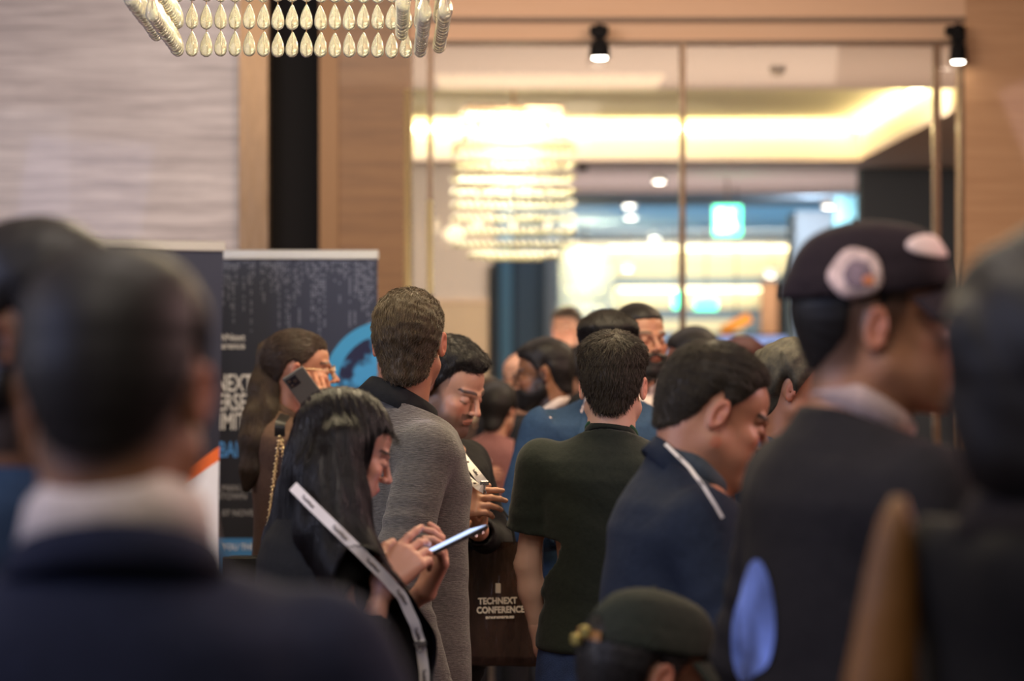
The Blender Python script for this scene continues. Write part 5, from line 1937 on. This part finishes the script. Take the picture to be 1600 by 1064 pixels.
# lanyard of the long-haired woman lies over her hair and jacket
deps = bpy.context.evaluated_depsgraph_get()
def snapper(roots, off=.006):
    deps.update()
    tr = []
    for r in roots:
        for o in r.children:
            if o.type == 'MESH' and o.name.split('.')[0] in ('hair', 'jacket', 'body', 'coat', 'shirt'):
                tr.append((o, BVHTree.FromObject(o, deps), o.matrix_world.copy()))
    def f(px, py, d=None):
        best = None
        a = Vector((0, 0, CAMZ)); b = (W(px, py, 5) - a).normalized()
        for o, bv, Mw in tr:
            Mi = Mw.inverted()
            h = bv.ray_cast(Mi @ a, (Mi.to_3x3() @ b).normalized())
            if h[0] is not None:
                p = Mw @ h[0]
                if best is None or (p - a).length < (best - a).length: best = p
        if best is None: return W(px, py, d or 5)
        return best - b * off
    return f
bpy.context.view_layer.update()
sn = snapper([E.root], .009)
ctl = [(458, 760), (490, 792), (525, 826), (560, 860), (598, 898), (628, 932), (648, 975), (657, 1005), (663, 1050), (664, 1085)]
pts = []
for (x0_, y0_), (x1_, y1_) in zip(ctl, ctl[1:]):
    for k_ in range(4): pts.append(sn(x0_ + (x1_ - x0_) * k_ / 4, y0_ + (y1_ - y0_) * k_ / 4, 4.6))
pts.append(sn(664, 1085, 4.6))
dd = [min(p.y for p in pts[max(0, i - 2):i + 3]) for i in range(len(pts))]
for _ in range(60):
    dd = [dd[0]] + [min(dd[i], (dd[i - 1] + dd[i + 1]) / 2) for i in range(1, len(dd) - 1)] + [dd[-1]]
pts = [Vector((p.x * y / p.y, y, CAMZ + (p.z - CAMZ) * y / p.y)) for p, y in zip(pts, dd)]
lanyard('white printed lanyard crossing the back and front of the long-haired woman', E, pts[::2], .020, (-.2, -1, .25), step=.085, size=.010)
lg = bpy.data.objects['lanyard']; q_ = pts[-9] - Vector(pts[0]) + Vector((0, -.004, 0))
MB().bevbox(tuple(q_ - Vector((.013, .003, .006))), tuple(q_ + Vector((.013, .003, .006))), .0015).tube([q_ + Vector((-.008, -.002, -.005)), q_ + Vector((0, -.004, -.018)), q_ + Vector((.008, -.002, -.005))], .002, 6).build('buckle', METAL, lg)
sn = snapper([G.root], .012)
a = [sn(px, py, 6.4) for px, py in ((692, 672), (712, 697))] + [W(735, 728, 6.15), W(757, 756, 6.08)]
lanyard('upper white lanyard strap of the young man looking down', G, a, .022, (.1, -1, .2), step=.1, size=.010)
a = [sn(px, py, 6.4) for px, py in ((705, 716), (722, 738))] + [W(742, 756, 6.12), W(757, 765, 6.08)]
lanyard('lower white lanyard strap of the young man looking down', G, a, .020, (.1, -1, .2), clip=False, size=.010)
snC = snapper([Cc.root], .008)
lanyard('white and gold lanyard hanging straight at the left edge, in front of the maroon jacket', Cc, [snC(14, 640), snC(17, 700), snC(20, 765)], .022, (0, -1, 0), step=.1, size=.010)
sn = snapper([N_.root], .018)
a = []
ctl = [(1040, 694), (1075, 728), (1098, 758), (1118, 790), (1140, 828)]
for (x0_, y0_), (x1_, y1_) in zip(ctl, ctl[1:]):
    for k_ in range(4): a.append(sn(x0_ + (x1_ - x0_) * k_ / 4, y0_ + (y1_ - y0_) * k_ / 4, 4.4))
dd = [min(p.y for p in a[max(0, i - 3):i + 4]) for i in range(len(a))]
for _ in range(40):
    dd = [dd[0]] + [min(dd[i], (dd[i - 1] + dd[i + 1]) / 2) for i in range(1, len(dd) - 1)] + [dd[-1]]
a = [Vector((p.x * y / p.y, y, CAMZ + (p.z - CAMZ) * y / p.y)) for p, y in zip(a, dd)][::2]
lanyard('narrow pale lanyard under the lapel of the navy jacket man', N_, a, .0055, (-.2, -1, .2), clip=False, size=.004)

# handbag of the ponytail woman: dark strap at the shoulder, gold chain, bag below
hb = thing('handbag', tuple(W(405, 885, 6.95)), 'handbag on a gold chain hanging from the ponytail woman\'s shoulder', 'handbag')
o = Vector(hb.location)
m = MB()
def chain(px0, py0, px1, py1, d0, d1, n):
    m2 = MB()
    for i in range(n):
        t = i / (n - 1)
        p = W(px0 + (px1 - px0) * t, py0 + (py1 - py0) * t, d0 + (d1 - d0) * t) - o
        q = W(px0 + (px1 - px0) * (t + .9 / n), py0 + (py1 - py0) * (t + .9 / n), d0 + (d1 - d0) * t) - o
        s_ = Vector((.006 if i % 2 else .003, .003 if i % 2 else .006, 0))
        m2.tube([p, (p + q) / 2 + s_, q, (p + q) / 2 - s_, p], .0022, 5)
    c = m2.build('chain', GOLD, hb, True); c['kind'] = 'stuff'
chain(437, 680, 418, 830, 6.93, 6.93, 26)
chain(438, 680, 452, 765, 6.93, 6.95, 15)
ribbon('shoulder_strap', [W(446, 648, 6.98) - o, W(438, 662, 6.93) - o, W(437, 682, 6.93) - o], .030, SHOE, hb, (0, -1, .3))
MB().bevbox((-.10, -.04, -.15), (.10, .04, .03), .015).build('bag_body', SHOE, hb)
MB().bevbox((-.102, -.048, -.05), (.102, -.038, .032), .004).build('flap', SHOE, hb)

# glossy black paper bag with gold lettering
BAGM = plain('glossy_bag_copper_sheen', (.055, .028, .018), .2, .5, coat=.5, noise=.8, nscale=7, bump=1.0, bscale=12, stretch=(1.8, 1.8, .45))  # copper reflections put into the base colour as stretched noise
bd = 6.55
bg = thing('paper_bag', tuple(W(782, 942, bd)), 'glossy black paper bag with gold conference lettering', 'bag')
bg.rotation_euler = (0, 0, math.radians(-6))
def bag():
    m = MB(); w, dd, h = .115, .045, .165
    nz = 12
    P = []
    for i in range(nz + 1):
        z = -h + 2 * h * i / nz
        t = i / nz; row = []
        for k in range(32):
            a = 2 * math.pi * k / 32
            x = max(-1, min(1, 1.35 * math.cos(a))) * w; y = max(-1, min(1, 1.35 * math.sin(a))) * dd * (1 - .75 * t)
            cr_ = .004 * math.sin(7 * x / w + 5 * t) * math.sin(9 * t + 2)
            row.append((x, y + cr_, z))
        row.append(row[0]); P.append(row)
    m.grid(P)
    m.f.append(tuple(range(31, -1, -1)))
    return m
bag().build('bag_body', BAGM, bg, True)
BT = plain('bag_print', srgb(236, 214, 176), .5)
def bt(s_, x, z, sz_): text('lettering', s_, BT, bg, Matrix.Translation((x, -.0495, z)) @ Matrix.Rotation(math.radians(90), 4, 'X') @ Matrix.Rotation(math.radians(2), 4, 'Z'), sz_, .85, .0008, 'CENTER')
bt('TECHNEXT', -.002, .003, .024); bt('CONFERENCE', .006, -.021, .024); bt('DUBAI 07 NOVEMBER 2025', .004, -.036, .0075)
MB().bevbox((-.008, -.0515, .032), (.006, -.0495, .058), .0008).build('printed_mark', BT, bg)
for sy_ in (-1, 1):
    MB().tube([(-.05, sy_ * .012, .16), (-.042, sy_ * .01, .22), (-.02, 0, .262), (.0, 0, .262), (.03, sy_ * .01, .22), (.04, sy_ * .012, .16)], .0025, 6).build('handle', BLACKC, bg)

# paper cup
cu_ = thing('paper_cup', tuple(W(752, 752, 9.55)), 'tall white paper cup held by the woman in the dusty pink jacket', 'cup')
MB().lathe([(.024, 0), (.026, .002), (.034, .075), (.036, .078), (.033, .078)], seg=20).build('cup_body', WHITE, cu_, True)
MB().lathe([(.037, .078), (.037, .084), (.030, .088), (.028, .086)], seg=20).build('cup_lid', WHITE, cu_, True)

# tan shoulder bag between the two near people on the right
tb = thing('shoulder_bag', tuple(W(1368, 965, 2.30)), 'tall tan-brown leather shoulder bag, blurred, between the cap man and the hooded jacket', 'bag')
m = MB(); P = []
for i in range(13):
    t = i / 12; z = -.14 + .255 * t; row = []
    for k in range(24):
        a = 2 * math.pi * k / 24
        x = .022 * t ** 1.3 + math.cos(a) * (.006 + .036 * (1 - t) ** .55) * (1 + .06 * math.sin(3 * a + 4 * t)); y = math.sin(a) * (.006 + .030 * (1 - t) ** .5)
        row.append((x, y, z))
    row.append(row[0]); P.append(row)
m.grid(P); m.f.append(tuple(range(23, -1, -1))); m.f.append(tuple(12 * 25 + k for k in range(24)))
m.build('bag_body', TAN, tb, True)
